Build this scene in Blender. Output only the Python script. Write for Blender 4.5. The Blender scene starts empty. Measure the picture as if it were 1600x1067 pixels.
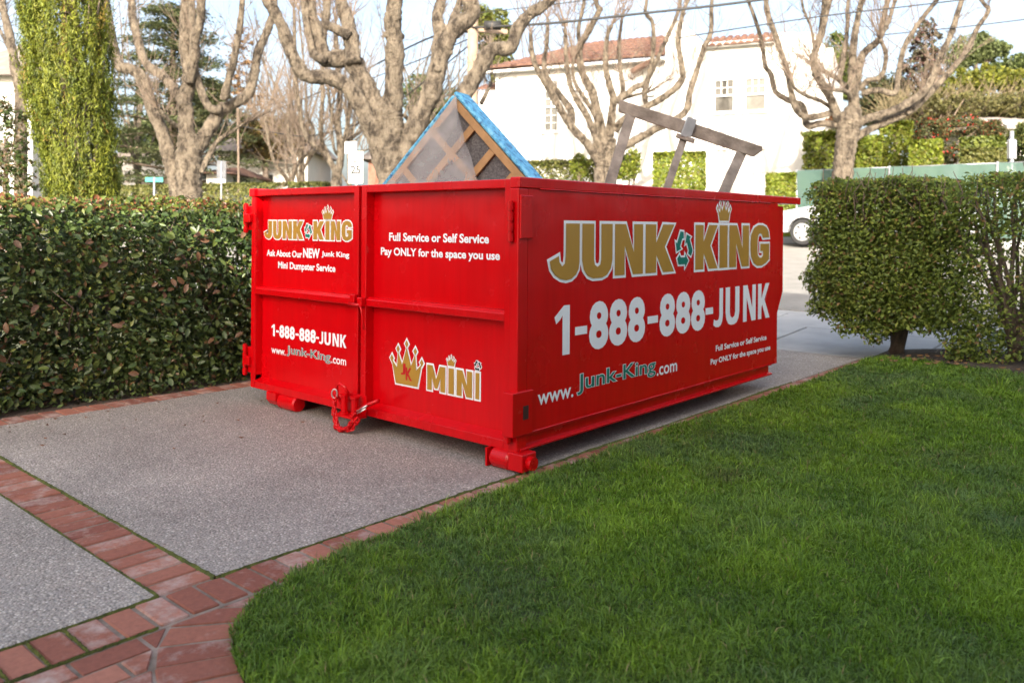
import bpy, bmesh, math, random
import numpy as np
from mathutils import Vector, Matrix

random.seed(7)
rng = np.random.default_rng(7)
sc = bpy.context.scene
C = sc.collection

# ------------------------------------------------------------------ camera
# World frame: +Y runs along the driveway towards the street, +X to its right.
F, CX, HZ, CAMZ, ROLL = 1290.0, 800.0, 352.7, 1.25, 0.0073
AZ = math.atan2(1136, 1290)
sA, cA = math.sin(AZ), math.cos(AZ)
cam_d = bpy.data.cameras.new('camera')
cam = bpy.data.objects.new('camera', cam_d)
C.objects.link(cam)
r_ = Vector((cA, sA, 0)); u_ = Vector((0, 0, 1)); f_ = Vector((-sA, cA, 0))
xa = (r_ + ROLL * u_).normalized(); ya = (u_ - ROLL * r_).normalized(); za = -f_
cam.matrix_world = Matrix(((xa.x, ya.x, za.x, 0), (xa.y, ya.y, za.y, 0), (xa.z, ya.z, za.z, CAMZ), (0, 0, 0, 1)))
cam_d.sensor_width = 36
cam_d.lens = F / 1600 * 36
cam_d.shift_y = -(533.5 - HZ) / 1600
cam_d.clip_start = 0.05
cam_d.clip_end = 2000
cam_d.dof.use_dof = True
cam_d.dof.focus_distance = 4.2
cam_d.dof.aperture_fstop = 2.8
sc.camera = cam

# ------------------------------------------------------------------ light
SUN = Vector((0.5, -0.74, 0.45)).normalized()      # direction towards the sun
EL = math.asin(SUN.z)
AZS = math.atan2(SUN.x, SUN.y)
world = bpy.data.worlds.new('World'); sc.world = world
world.use_nodes = True
nt = world.node_tree
nt.nodes.clear()
sky = nt.nodes.new('ShaderNodeTexSky'); sky.sky_type = 'NISHITA'; sky.sun_disc = False
sky.sun_elevation = EL; sky.sun_rotation = AZS
sky.air_density = 1.0; sky.dust_density = 7.0; sky.ozone_density = 1.0; sky.altitude = 20
bg = nt.nodes.new('ShaderNodeBackground'); bg.inputs['Strength'].default_value = 0.15
out = nt.nodes.new('ShaderNodeOutputWorld')
tc = nt.nodes.new('ShaderNodeTexCoord')
mp = nt.nodes.new('ShaderNodeMapping'); mp.inputs['Scale'].default_value = (1.0, 1.0, 3.2)
nz = nt.nodes.new('ShaderNodeTexNoise'); nz.inputs['Scale'].default_value = 2.3; nz.inputs['Detail'].default_value = 7; nz.inputs['Roughness'].default_value = 0.6
cr = nt.nodes.new('ShaderNodeValToRGB'); cr.color_ramp.elements[0].position = 0.36; cr.color_ramp.elements[1].position = 0.72
cr.color_ramp.elements[0].color = (0.0, 0.0, 0.0, 1); cr.color_ramp.elements[1].color = (0.62, 0.62, 0.62, 1)
mx = nt.nodes.new('ShaderNodeMix'); mx.data_type = 'RGBA'
nt.links.new(tc.outputs['Generated'], mp.inputs['Vector']); nt.links.new(mp.outputs['Vector'], nz.inputs['Vector'])
nt.links.new(nz.outputs['Fac'], cr.inputs['Fac']); nt.links.new(cr.outputs['Color'], mx.inputs[0])
nt.links.new(sky.outputs['Color'], mx.inputs[6]); mx.inputs[7].default_value = (2.6, 2.75, 2.95, 1)
nt.links.new(mx.outputs[2], bg.inputs['Color']); nt.links.new(bg.outputs['Background'], out.inputs['Surface'])
sd = bpy.data.lights.new('sun', 'SUN'); sd.energy = 3.3; sd.angle = math.radians(0.5); sd.color = (1.0, 0.93, 0.82)
so = bpy.data.objects.new('sun', sd); C.objects.link(so)
so.location = SUN * 60
so.rotation_euler = SUN.to_track_quat('Z', 'Y').to_euler()
sc.view_settings.view_transform = 'Standard'
sc.view_settings.look = 'None'
sc.view_settings.exposure = 1.78
sc.view_settings.gamma = 1.0
sc.view_settings.use_curve_mapping = False

# ------------------------------------------------------------------ placing helpers
def ray(u, v):                                       # photograph position -> direction in the world
    dx, dy = u - CX, v - HZ
    x, y = (dx + ROLL * dy) / F, (dy - ROLL * dx) / F
    return Vector((cA * x - sA, sA * x + cA, -y))
EYE = Vector((0, 0, CAMZ))
def PD(u, v, D): return EYE + ray(u, v) * D          # at depth D
def PX(u, v, X): d = ray(u, v); return EYE + d * (X / d.x)
def PY(u, v, Y): d = ray(u, v); return EYE + d * (Y / d.y)
def G(u, v, z=0.0): d = ray(u, v); return EYE + d * ((z - CAMZ) / d.z)
def ground_z(x, y):                                  # the street lies higher than the drive
    if y < 8.2: return 0.0
    if y < 9.0: return 0.074 * (y - 8.2) ** 2 / 1.6
    if y < 24: return 0.074 * (y - 8.6)
    return 0.074 * 15.4 + 0.02 * (y - 24)

# ------------------------------------------------------------------ mesh helpers
def link(o, parent=None):
    C.objects.link(o)
    if parent is not None:
        o.parent = parent
        base = parent
        m = Matrix.Translation(parent.location) if parent.type == 'EMPTY' else Matrix.Identity(4)
        o.matrix_parent_inverse = m.inverted()
    return o
def tag(o, label=None, cat=None, group=None, kind=None):
    if label: o['label'] = label
    if cat: o['category'] = cat
    if group: o['group'] = group
    if kind: o['kind'] = kind
    return o
def thing(name, loc, label, cat, group=None):
    o = bpy.data.objects.new(name, None); C.objects.link(o); o.location = loc
    o.empty_display_size = 0.2
    return tag(o, label, cat, group)

class MB:
    def __init__(self): self.v = []; self.f = []
    def add(self, vs, fs):
        b = len(self.v); self.v += [tuple(p) for p in vs]; self.f += [tuple(b + i for i in f) for f in fs]; return self
    def box(self, a, b, M=None):
        x0, y0, z0 = a; x1, y1, z1 = b
        vs = [Vector(p) for p in ((x0,y0,z0),(x1,y0,z0),(x1,y1,z0),(x0,y1,z0),(x0,y0,z1),(x1,y0,z1),(x1,y1,z1),(x0,y1,z1))]
        if M is not None: vs = [M @ p for p in vs]
        return self.add(vs, [(0,3,2,1),(4,5,6,7),(0,1,5,4),(1,2,6,5),(2,3,7,6),(3,0,4,7)])
    def bar(self, p, q, w, h, up=Vector((0,0,1))):   # rectangular bar from p to q
        p, q = Vector(p), Vector(q); d = (q - p); L = d.length; d.normalize()
        s = d.cross(up)
        if s.length < 1e-4: s = d.cross(Vector((1,0,0)))
        s.normalize(); t = s.cross(d)
        M = Matrix(((s.x,d.x,t.x,p.x),(s.y,d.y,t.y,p.y),(s.z,d.z,t.z,p.z),(0,0,0,1)))
        return self.box((-w/2,0,-h/2),(w/2,L,h/2),M)
    def tube(self, pts, rad, n=8, cap=True, knob=0.0):
        pts = [Vector(p) for p in pts]
        if not hasattr(rad, '__len__'): rad = [rad] * len(pts)
        vs = []; up = None
        for i, p in enumerate(pts):
            d = (pts[min(i+1, len(pts)-1)] - pts[max(i-1, 0)])
            if d.length < 1e-9: d = Vector((0,0,1))
            d.normalize()
            if up is None:
                up = d.cross(Vector((0,0,1)) if abs(d.z) < 0.9 else Vector((1,0,0))).normalized()
            else:
                up = (up - d * up.dot(d))
                up = up.normalized() if up.length > 1e-6 else d.orthogonal().normalized()
            w = d.cross(up)
            for k in range(n):
                a = 2*math.pi*k/n; r = rad[i] * (1 + (random.uniform(-knob, knob) if knob else 0))
                vs.append(p + (up*math.cos(a) + w*math.sin(a)) * r)
        fs = []
        for i in range(len(pts)-1):
            for k in range(n):
                a = i*n + k; b = i*n + (k+1) % n
                fs.append((a, b, b+n, a+n))
        if cap:
            fs.append(tuple(range(n))[::-1]); fs.append(tuple((len(pts)-1)*n + k for k in range(n)))
        return self.add(vs, fs)
    def prism(self, poly, fn, d0, d1):               # polygon (a,b) extruded; fn(a,b,d) -> point
        n = len(poly)
        vs = [fn(a, b, d0) for a, b in poly] + [fn(a, b, d1) for a, b in poly]
        fs = [tuple(range(n))[::-1], tuple(range(n, 2*n))] + [(i, (i+1) % n, n + (i+1) % n, n + i) for i in range(n)]
        return self.add(vs, fs)
    def flat(self, poly, fn): return self.add([fn(a, b) for a, b in poly], [tuple(range(len(poly)))])
    def mesh(self, name, mat, smooth=False):
        me = bpy.data.meshes.new(name); me.from_pydata([tuple(p) for p in self.v], [], self.f)
        if mat is not None: me.materials.append(mat)
        if smooth: me.polygons.foreach_set('use_smooth', [True] * len(me.polygons))
        me.update(); return me
    def build(self, name, mat, parent=None, smooth=False, bevel=0.0, fix=True):
        me = self.mesh(name, mat, smooth)
        if fix:
            bm = bmesh.new(); bm.from_mesh(me); bmesh.ops.recalc_face_normals(bm, faces=bm.faces); bm.to_mesh(me); bm.free()
        o = bpy.data.objects.new(name, me); link(o, parent)
        if bevel:
            m = o.modifiers.new('bevel', 'BEVEL'); m.width = bevel; m.segments = 2; m.limit_method = 'ANGLE'; m.angle_limit = math.radians(40)
        return o

def np_mesh(name, V, polys_n, idx, mat, col=None, smooth=False):
    """V (N,3); faces all of polys_n corners, idx flat corner indices; col (N,3) vertex colours."""
    me = bpy.data.meshes.new(name)
    nf = len(idx) // polys_n
    me.vertices.add(len(V)); me.vertices.foreach_set('co', np.asarray(V, np.float32).ravel())
    me.loops.add(len(idx)); me.loops.foreach_set('vertex_index', np.asarray(idx, np.int32))
    me.polygons.add(nf)
    me.polygons.foreach_set('loop_start', np.arange(0, len(idx), polys_n, dtype=np.int32))
    if smooth: me.polygons.foreach_set('use_smooth', np.ones(nf, bool))
    me.update(calc_edges=True)
    if col is not None:
        a = me.color_attributes.new('Col', 'FLOAT_COLOR', 'POINT')
        c4 = np.ones((len(V), 4), np.float32); c4[:, :3] = col
        a.data.foreach_set('color', c4.ravel())
    me.materials.append(mat)
    return me

def leaves(name, P, Nrm, size, col, mat, parent=None, aspect=0.5, fold=0.12, kind='stuff', droop=None, dj=.35):
    """One mesh of separate folded leaves. P (n,3) centres, Nrm (n,3) facing, size (n,) length, col (n,3)."""
    n = len(P)
    Nrm = Nrm / (np.linalg.norm(Nrm, axis=1, keepdims=True) + 1e-9)
    if droop is None: A = rng.normal(size=(n, 3))
    else: A = droop + rng.normal(size=(n, 3)) * dj
    A = A - Nrm * np.sum(A * Nrm, 1, keepdims=True); A /= np.linalg.norm(A, axis=1, keepdims=True) + 1e-9
    B = np.cross(Nrm, A)
    s = size[:, None]
    base = P - A * s * 0.5; tip = P + A * s * 0.5 - Nrm * s * 0.10
    l = P - B * s * aspect * 0.5 + Nrm * s * fold - A * s * 0.06; r = P + B * s * aspect * 0.5 + Nrm * s * fold - A * s * 0.06
    V = np.stack([base, r, tip, l], 1).reshape(-1, 3)
    i0 = np.arange(n) * 4
    idx = np.stack([i0, i0+1, i0+2, i0, i0+2, i0+3], 1).ravel()
    me = np_mesh(name, V, 3, idx, mat, np.repeat(col, 4, axis=0))
    o = bpy.data.objects.new(name, me); link(o, parent)
    if kind: o['kind'] = kind
    return o
def jitter_cols(n, cols, w=None, spread=0.25):
    cols = np.array(cols, float); k = rng.choice(len(cols), n, p=w)
    return cols[k] * (1 + rng.uniform(-spread, spread, (n, 1)))

# ------------------------------------------------------------------ materials
def new_mat(name):
    m = bpy.data.materials.new(name); m.use_nodes = True
    n = m.node_tree; b = n.nodes['Principled BSDF']
    return m, n, b
def N(n, t, **kw):
    x = n.nodes.new(t)
    for k, v in kw.items():
        if k in x.inputs: x.inputs[k].default_value = v
        else: setattr(x, k, v)
    return x
def simple(name, col, rough=0.6, metal=0.0, noise=0.12, nscale=6.0, bump=0.0, bscale=60.0, coat=0.0, spec=0.5, col2=None, detail=5):
    m, n, b = new_mat(name)
    b.inputs['Roughness'].default_value = rough; b.inputs['Metallic'].default_value = metal
    b.inputs['Specular IOR Level'].default_value = spec
    if coat: b.inputs['Coat Weight'].default_value = coat; b.inputs['Coat Roughness'].default_value = 0.08
    co = n.nodes.new('ShaderNodeTexCoord')
    no = N(n, 'ShaderNodeTexNoise', Scale=nscale, Detail=detail, Roughness=0.6)
    n.links.new(co.outputs['Object'], no.inputs['Vector'])
    mix = n.nodes.new('ShaderNodeMix'); mix.data_type = 'RGBA'
    a = tuple(c*(1-noise) for c in col) if col2 is None else col
    c2 = tuple(min(1, c*(1+noise)) for c in col) if col2 is None else col2
    mix.inputs[6].default_value = (*a, 1); mix.inputs[7].default_value = (*c2, 1)
    rp = n.nodes.new('ShaderNodeMapRange'); rp.inputs[1].default_value = 0.32; rp.inputs[2].default_value = 0.68
    n.links.new(no.outputs['Fac'], rp.inputs[0]); n.links.new(rp.outputs[0], mix.inputs[0])
    n.links.new(mix.outputs[2], b.inputs['Base Color'])
    if bump:
        n2 = N(n, 'ShaderNodeTexNoise', Scale=bscale, Detail=4)
        n.links.new(co.outputs['Object'], n2.inputs['Vector'])
        bp = N(n, 'ShaderNodeBump', Strength=bump, Distance=0.01)
        n.links.new(n2.outputs['Fac'], bp.inputs['Height']); n.links.new(bp.outputs['Normal'], b.inputs['Normal'])
    return m
def leaf_mat(name, rough=0.45, trans=0.3, spec=0.4, gain=1.0):
    m, n, b = new_mat(name)
    at = n.nodes.new('ShaderNodeAttribute'); at.attribute_name = 'Col'
    n.links.new(at.outputs['Color'], b.inputs['Base Color'])
    b.inputs['Roughness'].default_value = rough; b.inputs['Specular IOR Level'].default_value = spec
    tr = n.nodes.new('ShaderNodeBsdfTranslucent'); n.links.new(at.outputs['Color'], tr.inputs['Color'])
    ms = n.nodes.new('ShaderNodeMixShader'); ms.inputs[0].default_value = trans
    n.links.new(b.outputs[0], ms.inputs[1]); n.links.new(tr.outputs[0], ms.inputs[2])
    n.links.new(ms.outputs[0], n.nodes['Material Output'].inputs['Surface'])
    return m

M = {}
def red_paint():
    m, n, b = new_mat('red_paint')
    co = n.nodes.new('ShaderNodeTexCoord')
    no = N(n, 'ShaderNodeTexNoise', Scale=1.4, Detail=4)
    n.links.new(co.outputs['Object'], no.inputs['Vector'])
    mix = n.nodes.new('ShaderNodeMix'); mix.data_type = 'RGBA'
    mix.inputs[6].default_value = (0.54, 0.0006, 0.003, 1); mix.inputs[7].default_value = (0.66, 0.001, 0.005, 1)
    n.links.new(no.outputs['Fac'], mix.inputs[0])
    # small chips and scuffs
    n3 = N(n, 'ShaderNodeTexNoise', Scale=38.0, Detail=3, Roughness=0.7); n.links.new(co.outputs['Object'], n3.inputs['Vector'])
    th = n.nodes.new('ShaderNodeMapRange'); th.inputs[1].default_value = 0.74; th.inputs[2].default_value = 0.78
    n.links.new(n3.outputs['Fac'], th.inputs[0])
    m2 = n.nodes.new('ShaderNodeMix'); m2.data_type = 'RGBA'; m2.inputs[7].default_value = (0.62, 0.10, 0.09, 1)
    n.links.new(th.outputs[0], m2.inputs[0]); n.links.new(mix.outputs[2], m2.inputs[6])
    mpv = n.nodes.new('ShaderNodeMapping'); mpv.inputs['Scale'].default_value = (9, 9, 0.7); n.links.new(co.outputs['Object'], mpv.inputs['Vector'])
    ns = N(n, 'ShaderNodeTexNoise', Scale=2.2, Detail=7, Roughness=0.7); n.links.new(mpv.outputs[0], ns.inputs['Vector'])
    sr = n.nodes.new('ShaderNodeMapRange'); sr.inputs[1].default_value = 0.3; sr.inputs[2].default_value = 0.75; sr.inputs[3].default_value = 1.04; sr.inputs[4].default_value = 0.86
    n.links.new(ns.outputs['Fac'], sr.inputs[0])
    m3 = n.nodes.new('ShaderNodeMix'); m3.data_type = 'RGBA'; m3.blend_type = 'MULTIPLY'; m3.inputs[0].default_value = 1
    n.links.new(m2.outputs[2], m3.inputs[6]); n.links.new(sr.outputs[0], m3.inputs[7])
    n.links.new(m3.outputs[2], b.inputs['Base Color'])
    b.inputs['Specular IOR Level'].default_value = 0.34
    nr = N(n, 'ShaderNodeTexNoise', Scale=5.0, Detail=6); n.links.new(co.outputs['Object'], nr.inputs['Vector'])
    rr = n.nodes.new('ShaderNodeMapRange'); rr.inputs[3].default_value = 0.16; rr.inputs[4].default_value = 0.34
    n.links.new(nr.outputs['Fac'], rr.inputs[0]); n.links.new(rr.outputs[0], b.inputs['Roughness'])
    n1 = N(n, 'ShaderNodeTexNoise', Scale=2.6, Detail=2); n.links.new(co.outputs['Object'], n1.inputs['Vector'])
    n2 = N(n, 'ShaderNodeTexNoise', Scale=160.0, Detail=2); n.links.new(co.outputs['Object'], n2.inputs['Vector'])
    b1 = N(n, 'ShaderNodeBump', Strength=0.55, Distance=0.02); b2 = N(n, 'ShaderNodeBump', Strength=0.10, Distance=0.002)
    n.links.new(n1.outputs['Fac'], b1.inputs['Height']); n.links.new(n2.outputs['Fac'], b2.inputs['Height'])
    n.links.new(b1.outputs['Normal'], b2.inputs['Normal']); n.links.new(b2.outputs['Normal'], b.inputs['Normal'])
    return m
M['red'] = red_paint()
M['white_vinyl'] = simple('white_vinyl', (0.88, 0.89, 0.92), 0.4, noise=0.02)
M['gold_vinyl'] = simple('gold_vinyl', (0.43, 0.235, 0.032), 0.4, noise=0.05)
M['teal_vinyl'] = simple('teal_vinyl', (0.0, 0.17, 0.125), 0.4, noise=0.05)
M['red_vinyl'] = simple('red_vinyl', (0.50, 0.01, 0.012), 0.4, noise=0.05)
M['dark_steel'] = simple('dark_steel', (0.05, 0.012, 0.012), 0.5)
M['bare_steel'] = simple('bare_steel', (0.75, 0.7, 0.68), 0.3, 0.9)

def aggregate():
    m, n, b = new_mat('exposed_aggregate')
    co = n.nodes.new('ShaderNodeTexCoord')
    vo = N(n, 'ShaderNodeTexVoronoi', Scale=105.0, Randomness=1.0); n.links.new(co.outputs['Object'], vo.inputs['Vector'])
    vs = N(n, 'ShaderNodeTexVoronoi', Scale=240.0); n.links.new(co.outputs['Object'], vs.inputs['Vector'])
    sep = n.nodes.new('ShaderNodeSeparateColor'); n.links.new(vo.outputs['Color'], sep.inputs[0])
    rp = n.nodes.new('ShaderNodeValToRGB'); e = rp.color_ramp.elements
    e[0].position = 0.0; e[0].color = (0.15, 0.128, 0.108, 1); e[1].position = 1.0; e[1].color = (0.68, 0.62, 0.56, 1)
    for p, c in ((0.3, (0.25, 0.218, 0.185, 1)), (0.6, (0.375, 0.335, 0.295, 1)), (0.85, (0.50, 0.44, 0.38, 1))):
        x = rp.color_ramp.elements.new(p); x.color = c
    n.links.new(sep.outputs[0], rp.inputs['Fac'])
    edge = n.nodes.new('ShaderNodeMapRange'); edge.inputs[1].default_value = 0.35; edge.inputs[2].default_value = 0.62
    n.links.new(vo.outputs['Distance'], edge.inputs[0])
    mx = n.nodes.new('ShaderNodeMix'); mx.data_type = 'RGBA'; mx.inputs[7].default_value = (0.31, 0.28, 0.25, 1)
    n.links.new(edge.outputs[0], mx.inputs[0]); n.links.new(rp.outputs[0], mx.inputs[6])
    no = N(n, 'ShaderNodeTexNoise', Scale=1.1, Detail=6, Roughness=0.65); n.links.new(co.outputs['Object'], no.inputs['Vector'])
    st = n.nodes.new('ShaderNodeMapRange'); st.inputs[1].default_value = 0.3; st.inputs[2].default_value = 0.7; st.inputs[3].default_value = 0.72; st.inputs[4].default_value = 1.18
    n.links.new(no.outputs['Fac'], st.inputs[0])
    mu = n.nodes.new('ShaderNodeMix'); mu.data_type = 'RGBA'; mu.blend_type = 'MULTIPLY'; mu.inputs[0].default_value = 1
    n.links.new(mx.outputs[2], mu.inputs[6]); n.links.new(st.outputs[0], mu.inputs[7])
    nb = N(n, 'ShaderNodeTexNoise', Scale=0.55, Detail=8, Roughness=0.7); n.links.new(co.outputs['Object'], nb.inputs['Vector'])
    sb = n.nodes.new('ShaderNodeMapRange'); sb.inputs[1].default_value = 0.54; sb.inputs[2].default_value = 0.72; sb.inputs[4].default_value = 0.45
    n.links.new(nb.outputs['Fac'], sb.inputs[0])
    ms_ = n.nodes.new('ShaderNodeMix'); ms_.data_type = 'RGBA'; ms_.blend_type = 'MULTIPLY'; ms_.inputs[7].default_value = (0.62, 0.55, 0.47, 1)
    n.links.new(sb.outputs[0], ms_.inputs[0]); n.links.new(mu.outputs[2], ms_.inputs[6])
    n.links.new(ms_.outputs[2], b.inputs['Base Color'])
    b.inputs['Roughness'].default_value = 0.75
    inv = n.nodes.new('ShaderNodeMath'); inv.operation = 'SUBTRACT'; inv.inputs[0].default_value = 1.0
    n.links.new(vo.outputs['Distance'], inv.inputs[1])
    bp = N(n, 'ShaderNodeBump', Strength=0.9, Distance=0.006); n.links.new(inv.outputs[0], bp.inputs['Height'])
    n.links.new(bp.outputs['Normal'], b.inputs['Normal'])
    return m
M['aggregate'] = aggregate()

def brick_mat():
    m, n, b = new_mat('brick')
    co = n.nodes.new('ShaderNodeTexCoord'); oi = n.nodes.new('ShaderNodeObjectInfo')
    geo = n.nodes.new('ShaderNodeNewGeometry')
    rp = n.nodes.new('ShaderNodeValToRGB'); e = rp.color_ramp.elements
    e[0].color = (0.20, 0.062, 0.038, 1); e[1].color = (0.36, 0.145, 0.095, 1)
    x = rp.color_ramp.elements.new(0.5); x.color = (0.28, 0.100, 0.062, 1)
    n.links.new(oi.outputs['Random'], rp.inputs['Fac'])
    no = N(n, 'ShaderNodeTexNoise', Scale=9.0, Detail=7, Roughness=0.7); n.links.new(geo.outputs['Position'], no.inputs['Vector'])
    th = n.nodes.new('ShaderNodeMapRange'); th.inputs[1].default_value = 0.62; th.inputs[2].default_value = 0.86; th.inputs[4].default_value = 0.8
    ad = n.nodes.new('ShaderNodeMath'); ad.operation = 'MULTIPLY_ADD'; ad.inputs[1].default_value = 0.22; 
    wn = n.nodes.new('ShaderNodeTexWhiteNoise'); wn.noise_dimensions = '1D'; n.links.new(oi.outputs['Random'], wn.inputs['W']); n.links.new(wn.outputs['Value'], ad.inputs[0]); n.links.new(no.outputs['Fac'], ad.inputs[2])
    n.links.new(ad.outputs[0], th.inputs[0])
    mx = n.nodes.new('ShaderNodeMix'); mx.data_type = 'RGBA'; mx.inputs[7].default_value = (0.44, 0.36, 0.32, 1)
    n.links.new(th.outputs[0], mx.inputs[0]); n.links.new(rp.outputs[0], mx.inputs[6])
    n2 = N(n, 'ShaderNodeTexNoise', Scale=45.0, Detail=5, Roughness=0.7); n.links.new(geo.outputs['Position'], n2.inputs['Vector'])
    s2 = n.nodes.new('ShaderNodeMapRange'); s2.inputs[1].default_value = 0.25; s2.inputs[2].default_value = 0.75; s2.inputs[3].default_value = 0.78; s2.inputs[4].default_value = 1.2
    n.links.new(n2.outputs['Fac'], s2.inputs[0])
    mu = n.nodes.new('ShaderNodeMix'); mu.data_type = 'RGBA'; mu.blend_type = 'MULTIPLY'; mu.inputs[0].default_value = 1
    n.links.new(mx.outputs[2], mu.inputs[6]); n.links.new(s2.outputs[0], mu.inputs[7]); n.links.new(mu.outputs[2], b.inputs['Base Color'])
    b.inputs['Roughness'].default_value = 0.8
    bp = N(n, 'ShaderNodeBump', Strength=0.5, Distance=0.004); n.links.new(n2.outputs['Fac'], bp.inputs['Height']); n.links.new(bp.outputs['Normal'], b.inputs['Normal'])
    return m
M['brick'] = brick_mat()
M['mortar'] = simple('mortar', (0.11, 0.085, 0.06), 0.9, noise=0.3, nscale=9, col2=(0.29, 0.225, 0.185), bump=0.4)
M['moss'] = simple('moss', (0.045, 0.055, 0.012), 0.95, col2=(0.12, 0.135, 0.02), nscale=25, bump=0.8, bscale=120)
M['soil'] = simple('soil', (0.035, 0.026, 0.018), 0.95, col2=(0.09, 0.065, 0.045), nscale=14, bump=1.0, bscale=45)
M['earth'] = simple('earth', (0.09, 0.085, 0.05), 0.95, col2=(0.07, 0.10, 0.03), nscale=0.4, bump=0.3, bscale=4)
M['turf'] = simple('turf', (0.022, 0.040, 0.008), 0.95, col2=(0.05, 0.065, 0.018), nscale=5, bump=0.6, bscale=60)
M['concrete'] = simple('concrete', (0.30, 0.30, 0.29), 0.8, col2=(0.40, 0.395, 0.38), nscale=2.5, bump=0.15, bscale=150)
M['asphalt'] = simple('asphalt', (0.20, 0.19, 0.17), 0.85, col2=(0.26, 0.245, 0.22), nscale=3, bump=0.3, bscale=150)
M['joint'] = simple('joint', (0.06, 0.055, 0.05), 0.95)
M['stucco'] = simple('stucco', (0.60, 0.585, 0.56), 0.85, noise=0.07, nscale=1.5, bump=0.35, bscale=30)
M['stucco_dim'] = simple('stucco_dim', (0.62, 0.58, 0.52), 0.85, noise=0.05, nscale=1.5, bump=0.3, bscale=30)
M['trim'] = simple('trim', (0.74, 0.73, 0.70), 0.5, noise=0.03)
M['glass'] = simple('window_glass', (0.10, 0.095, 0.085), 0.06, noise=0.35, nscale=2.5, spec=0.8)
M['glass_pale'] = simple('curtained_glass', (0.15, 0.145, 0.13), 0.08, noise=0.25, nscale=3.0, spec=0.8)
M['tile'] = simple('roof_tile', (0.085, 0.037, 0.024), 0.8, col2=(0.185, 0.098, 0.066), nscale=4.5, bump=0.3)
M['shingle'] = simple('shingle', (0.16, 0.13, 0.11), 0.9, col2=(0.25, 0.21, 0.18), nscale=4, bump=0.3)
M['grey_wood'] = simple('weathered_wood', (0.15, 0.122, 0.10), 0.85, col2=(0.31, 0.26, 0.22), nscale=9, bump=0.5, bscale=60)
M['pole_wood'] = simple('pole_wood', (0.30, 0.22, 0.16), 0.9, noise=0.25, nscale=4, bump=0.3)
M['pine_wood'] = simple('pine_wood', (0.36, 0.20, 0.085), 0.7, noise=0.2, nscale=10, bump=0.1)
M['dark_felt'] = simple('dark_felt', (0.055, 0.05, 0.055), 0.95, col2=(0.16, 0.15, 0.15), nscale=75, bump=0.6, bscale=150)
M['galvanised'] = simple('galvanised', (0.42, 0.43, 0.45), 0.45, 0.6, noise=0.15)
M['sign_white'] = simple('sign_white', (0.78, 0.78, 0.76), 0.4, noise=0.03)
M['sign_green'] = simple('sign_green', (0.03, 0.30, 0.22), 0.4, noise=0.05)
M['black'] = simple('black_print', (0.015, 0.015, 0.015), 0.5)
M['cable'] = simple('cable', (0.02, 0.02, 0.02), 0.6)
M['car_paint'] = simple('silver_paint', (0.62, 0.63, 0.66), 0.25, 0.35, noise=0.03, coat=0.8)
M['tyre'] = simple('tyre', (0.025, 0.025, 0.025), 0.8)
M['rim'] = simple('alloy', (0.62, 0.62, 0.62), 0.3, 0.6)
M['arch'] = simple('arch_liner', (0.02, 0.02, 0.02), 0.9)
def bark():
    m, n, b = new_mat('plane_bark')
    co = n.nodes.new('ShaderNodeTexCoord')
    mp = n.nodes.new('ShaderNodeMapping'); mp.inputs['Scale'].default_value = (1, 1, 0.55); n.links.new(co.outputs['Object'], mp.inputs['Vector'])
    no = N(n, 'ShaderNodeTexNoise', Scale=7.0, Detail=8, Roughness=0.72); n.links.new(mp.outputs[0], no.inputs['Vector'])
    rp = n.nodes.new('ShaderNodeValToRGB'); e = rp.color_ramp.elements
    e[0].position = 0.40; e[0].color = (0.05, 0.036, 0.024, 1); e[1].position = 0.66; e[1].color = (0.34, 0.28, 0.205, 1)
    x = rp.color_ramp.elements.new(0.5); x.color = (0.195, 0.155, 0.112, 1)
    n.links.new(no.outputs['Fac'], rp.inputs['Fac']); n.links.new(rp.outputs[0], b.inputs['Base Color'])
    b.inputs['Roughness'].default_value = 0.85
    vo = N(n, 'ShaderNodeTexNoise', Scale=16.0, Detail=6, Roughness=0.7); n.links.new(mp.outputs[0], vo.inputs['Vector'])
    bp = N(n, 'ShaderNodeBump', Strength=1.0, Distance=0.22); n.links.new(vo.outputs['Fac'], bp.inputs['Height']); n.links.new(bp.outputs['Normal'], b.inputs['Normal'])
    return m
M['bark'] = bark()
M['twig'] = simple('twig_bark', (0.16, 0.12, 0.09), 0.9, noise=0.3, nscale=8)
M['hedge_leaf'] = leaf_mat('hedge_leaf', 0.38, 0.25, 0.4)
M['leaf'] = leaf_mat('leaf', 0.5, 0.3, 0.35)
M['grass'] = leaf_mat('grass_blade', 0.5, 0.25, 0.3)
def blue_fabric():
    m, n, b = new_mat('blue_ticking')
    co = n.nodes.new('ShaderNodeTexCoord')
    no = N(n, 'ShaderNodeTexNoise', Scale=26.0, Detail=4, Roughness=0.75); n.links.new(co.outputs['Object'], no.inputs['Vector'])
    rp = n.nodes.new('ShaderNodeValToRGB'); e = rp.color_ramp.elements
    e[0].position = 0.36; e[0].color = (0.025, 0.10, 0.27, 1); e[1].position = 0.52; e[1].color = (0.11, 0.42, 0.66, 1)
    x = rp.color_ramp.elements.new(0.75); x.color = (0.30, 0.60, 0.76, 1)
    n.links.new(no.outputs['Fac'], rp.inputs['Fac']); n.links.new(rp.outputs[0], b.inputs['Base Color'])
    b.inputs['Roughness'].default_value = 0.6
    bp = N(n, 'ShaderNodeBump', Strength=0.4, Distance=0.01); n.links.new(no.outputs['Fac'], bp.inputs['Height']); n.links.new(bp.outputs['Normal'], b.inputs['Normal'])
    return m
M['blue'] = blue_fabric()
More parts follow.
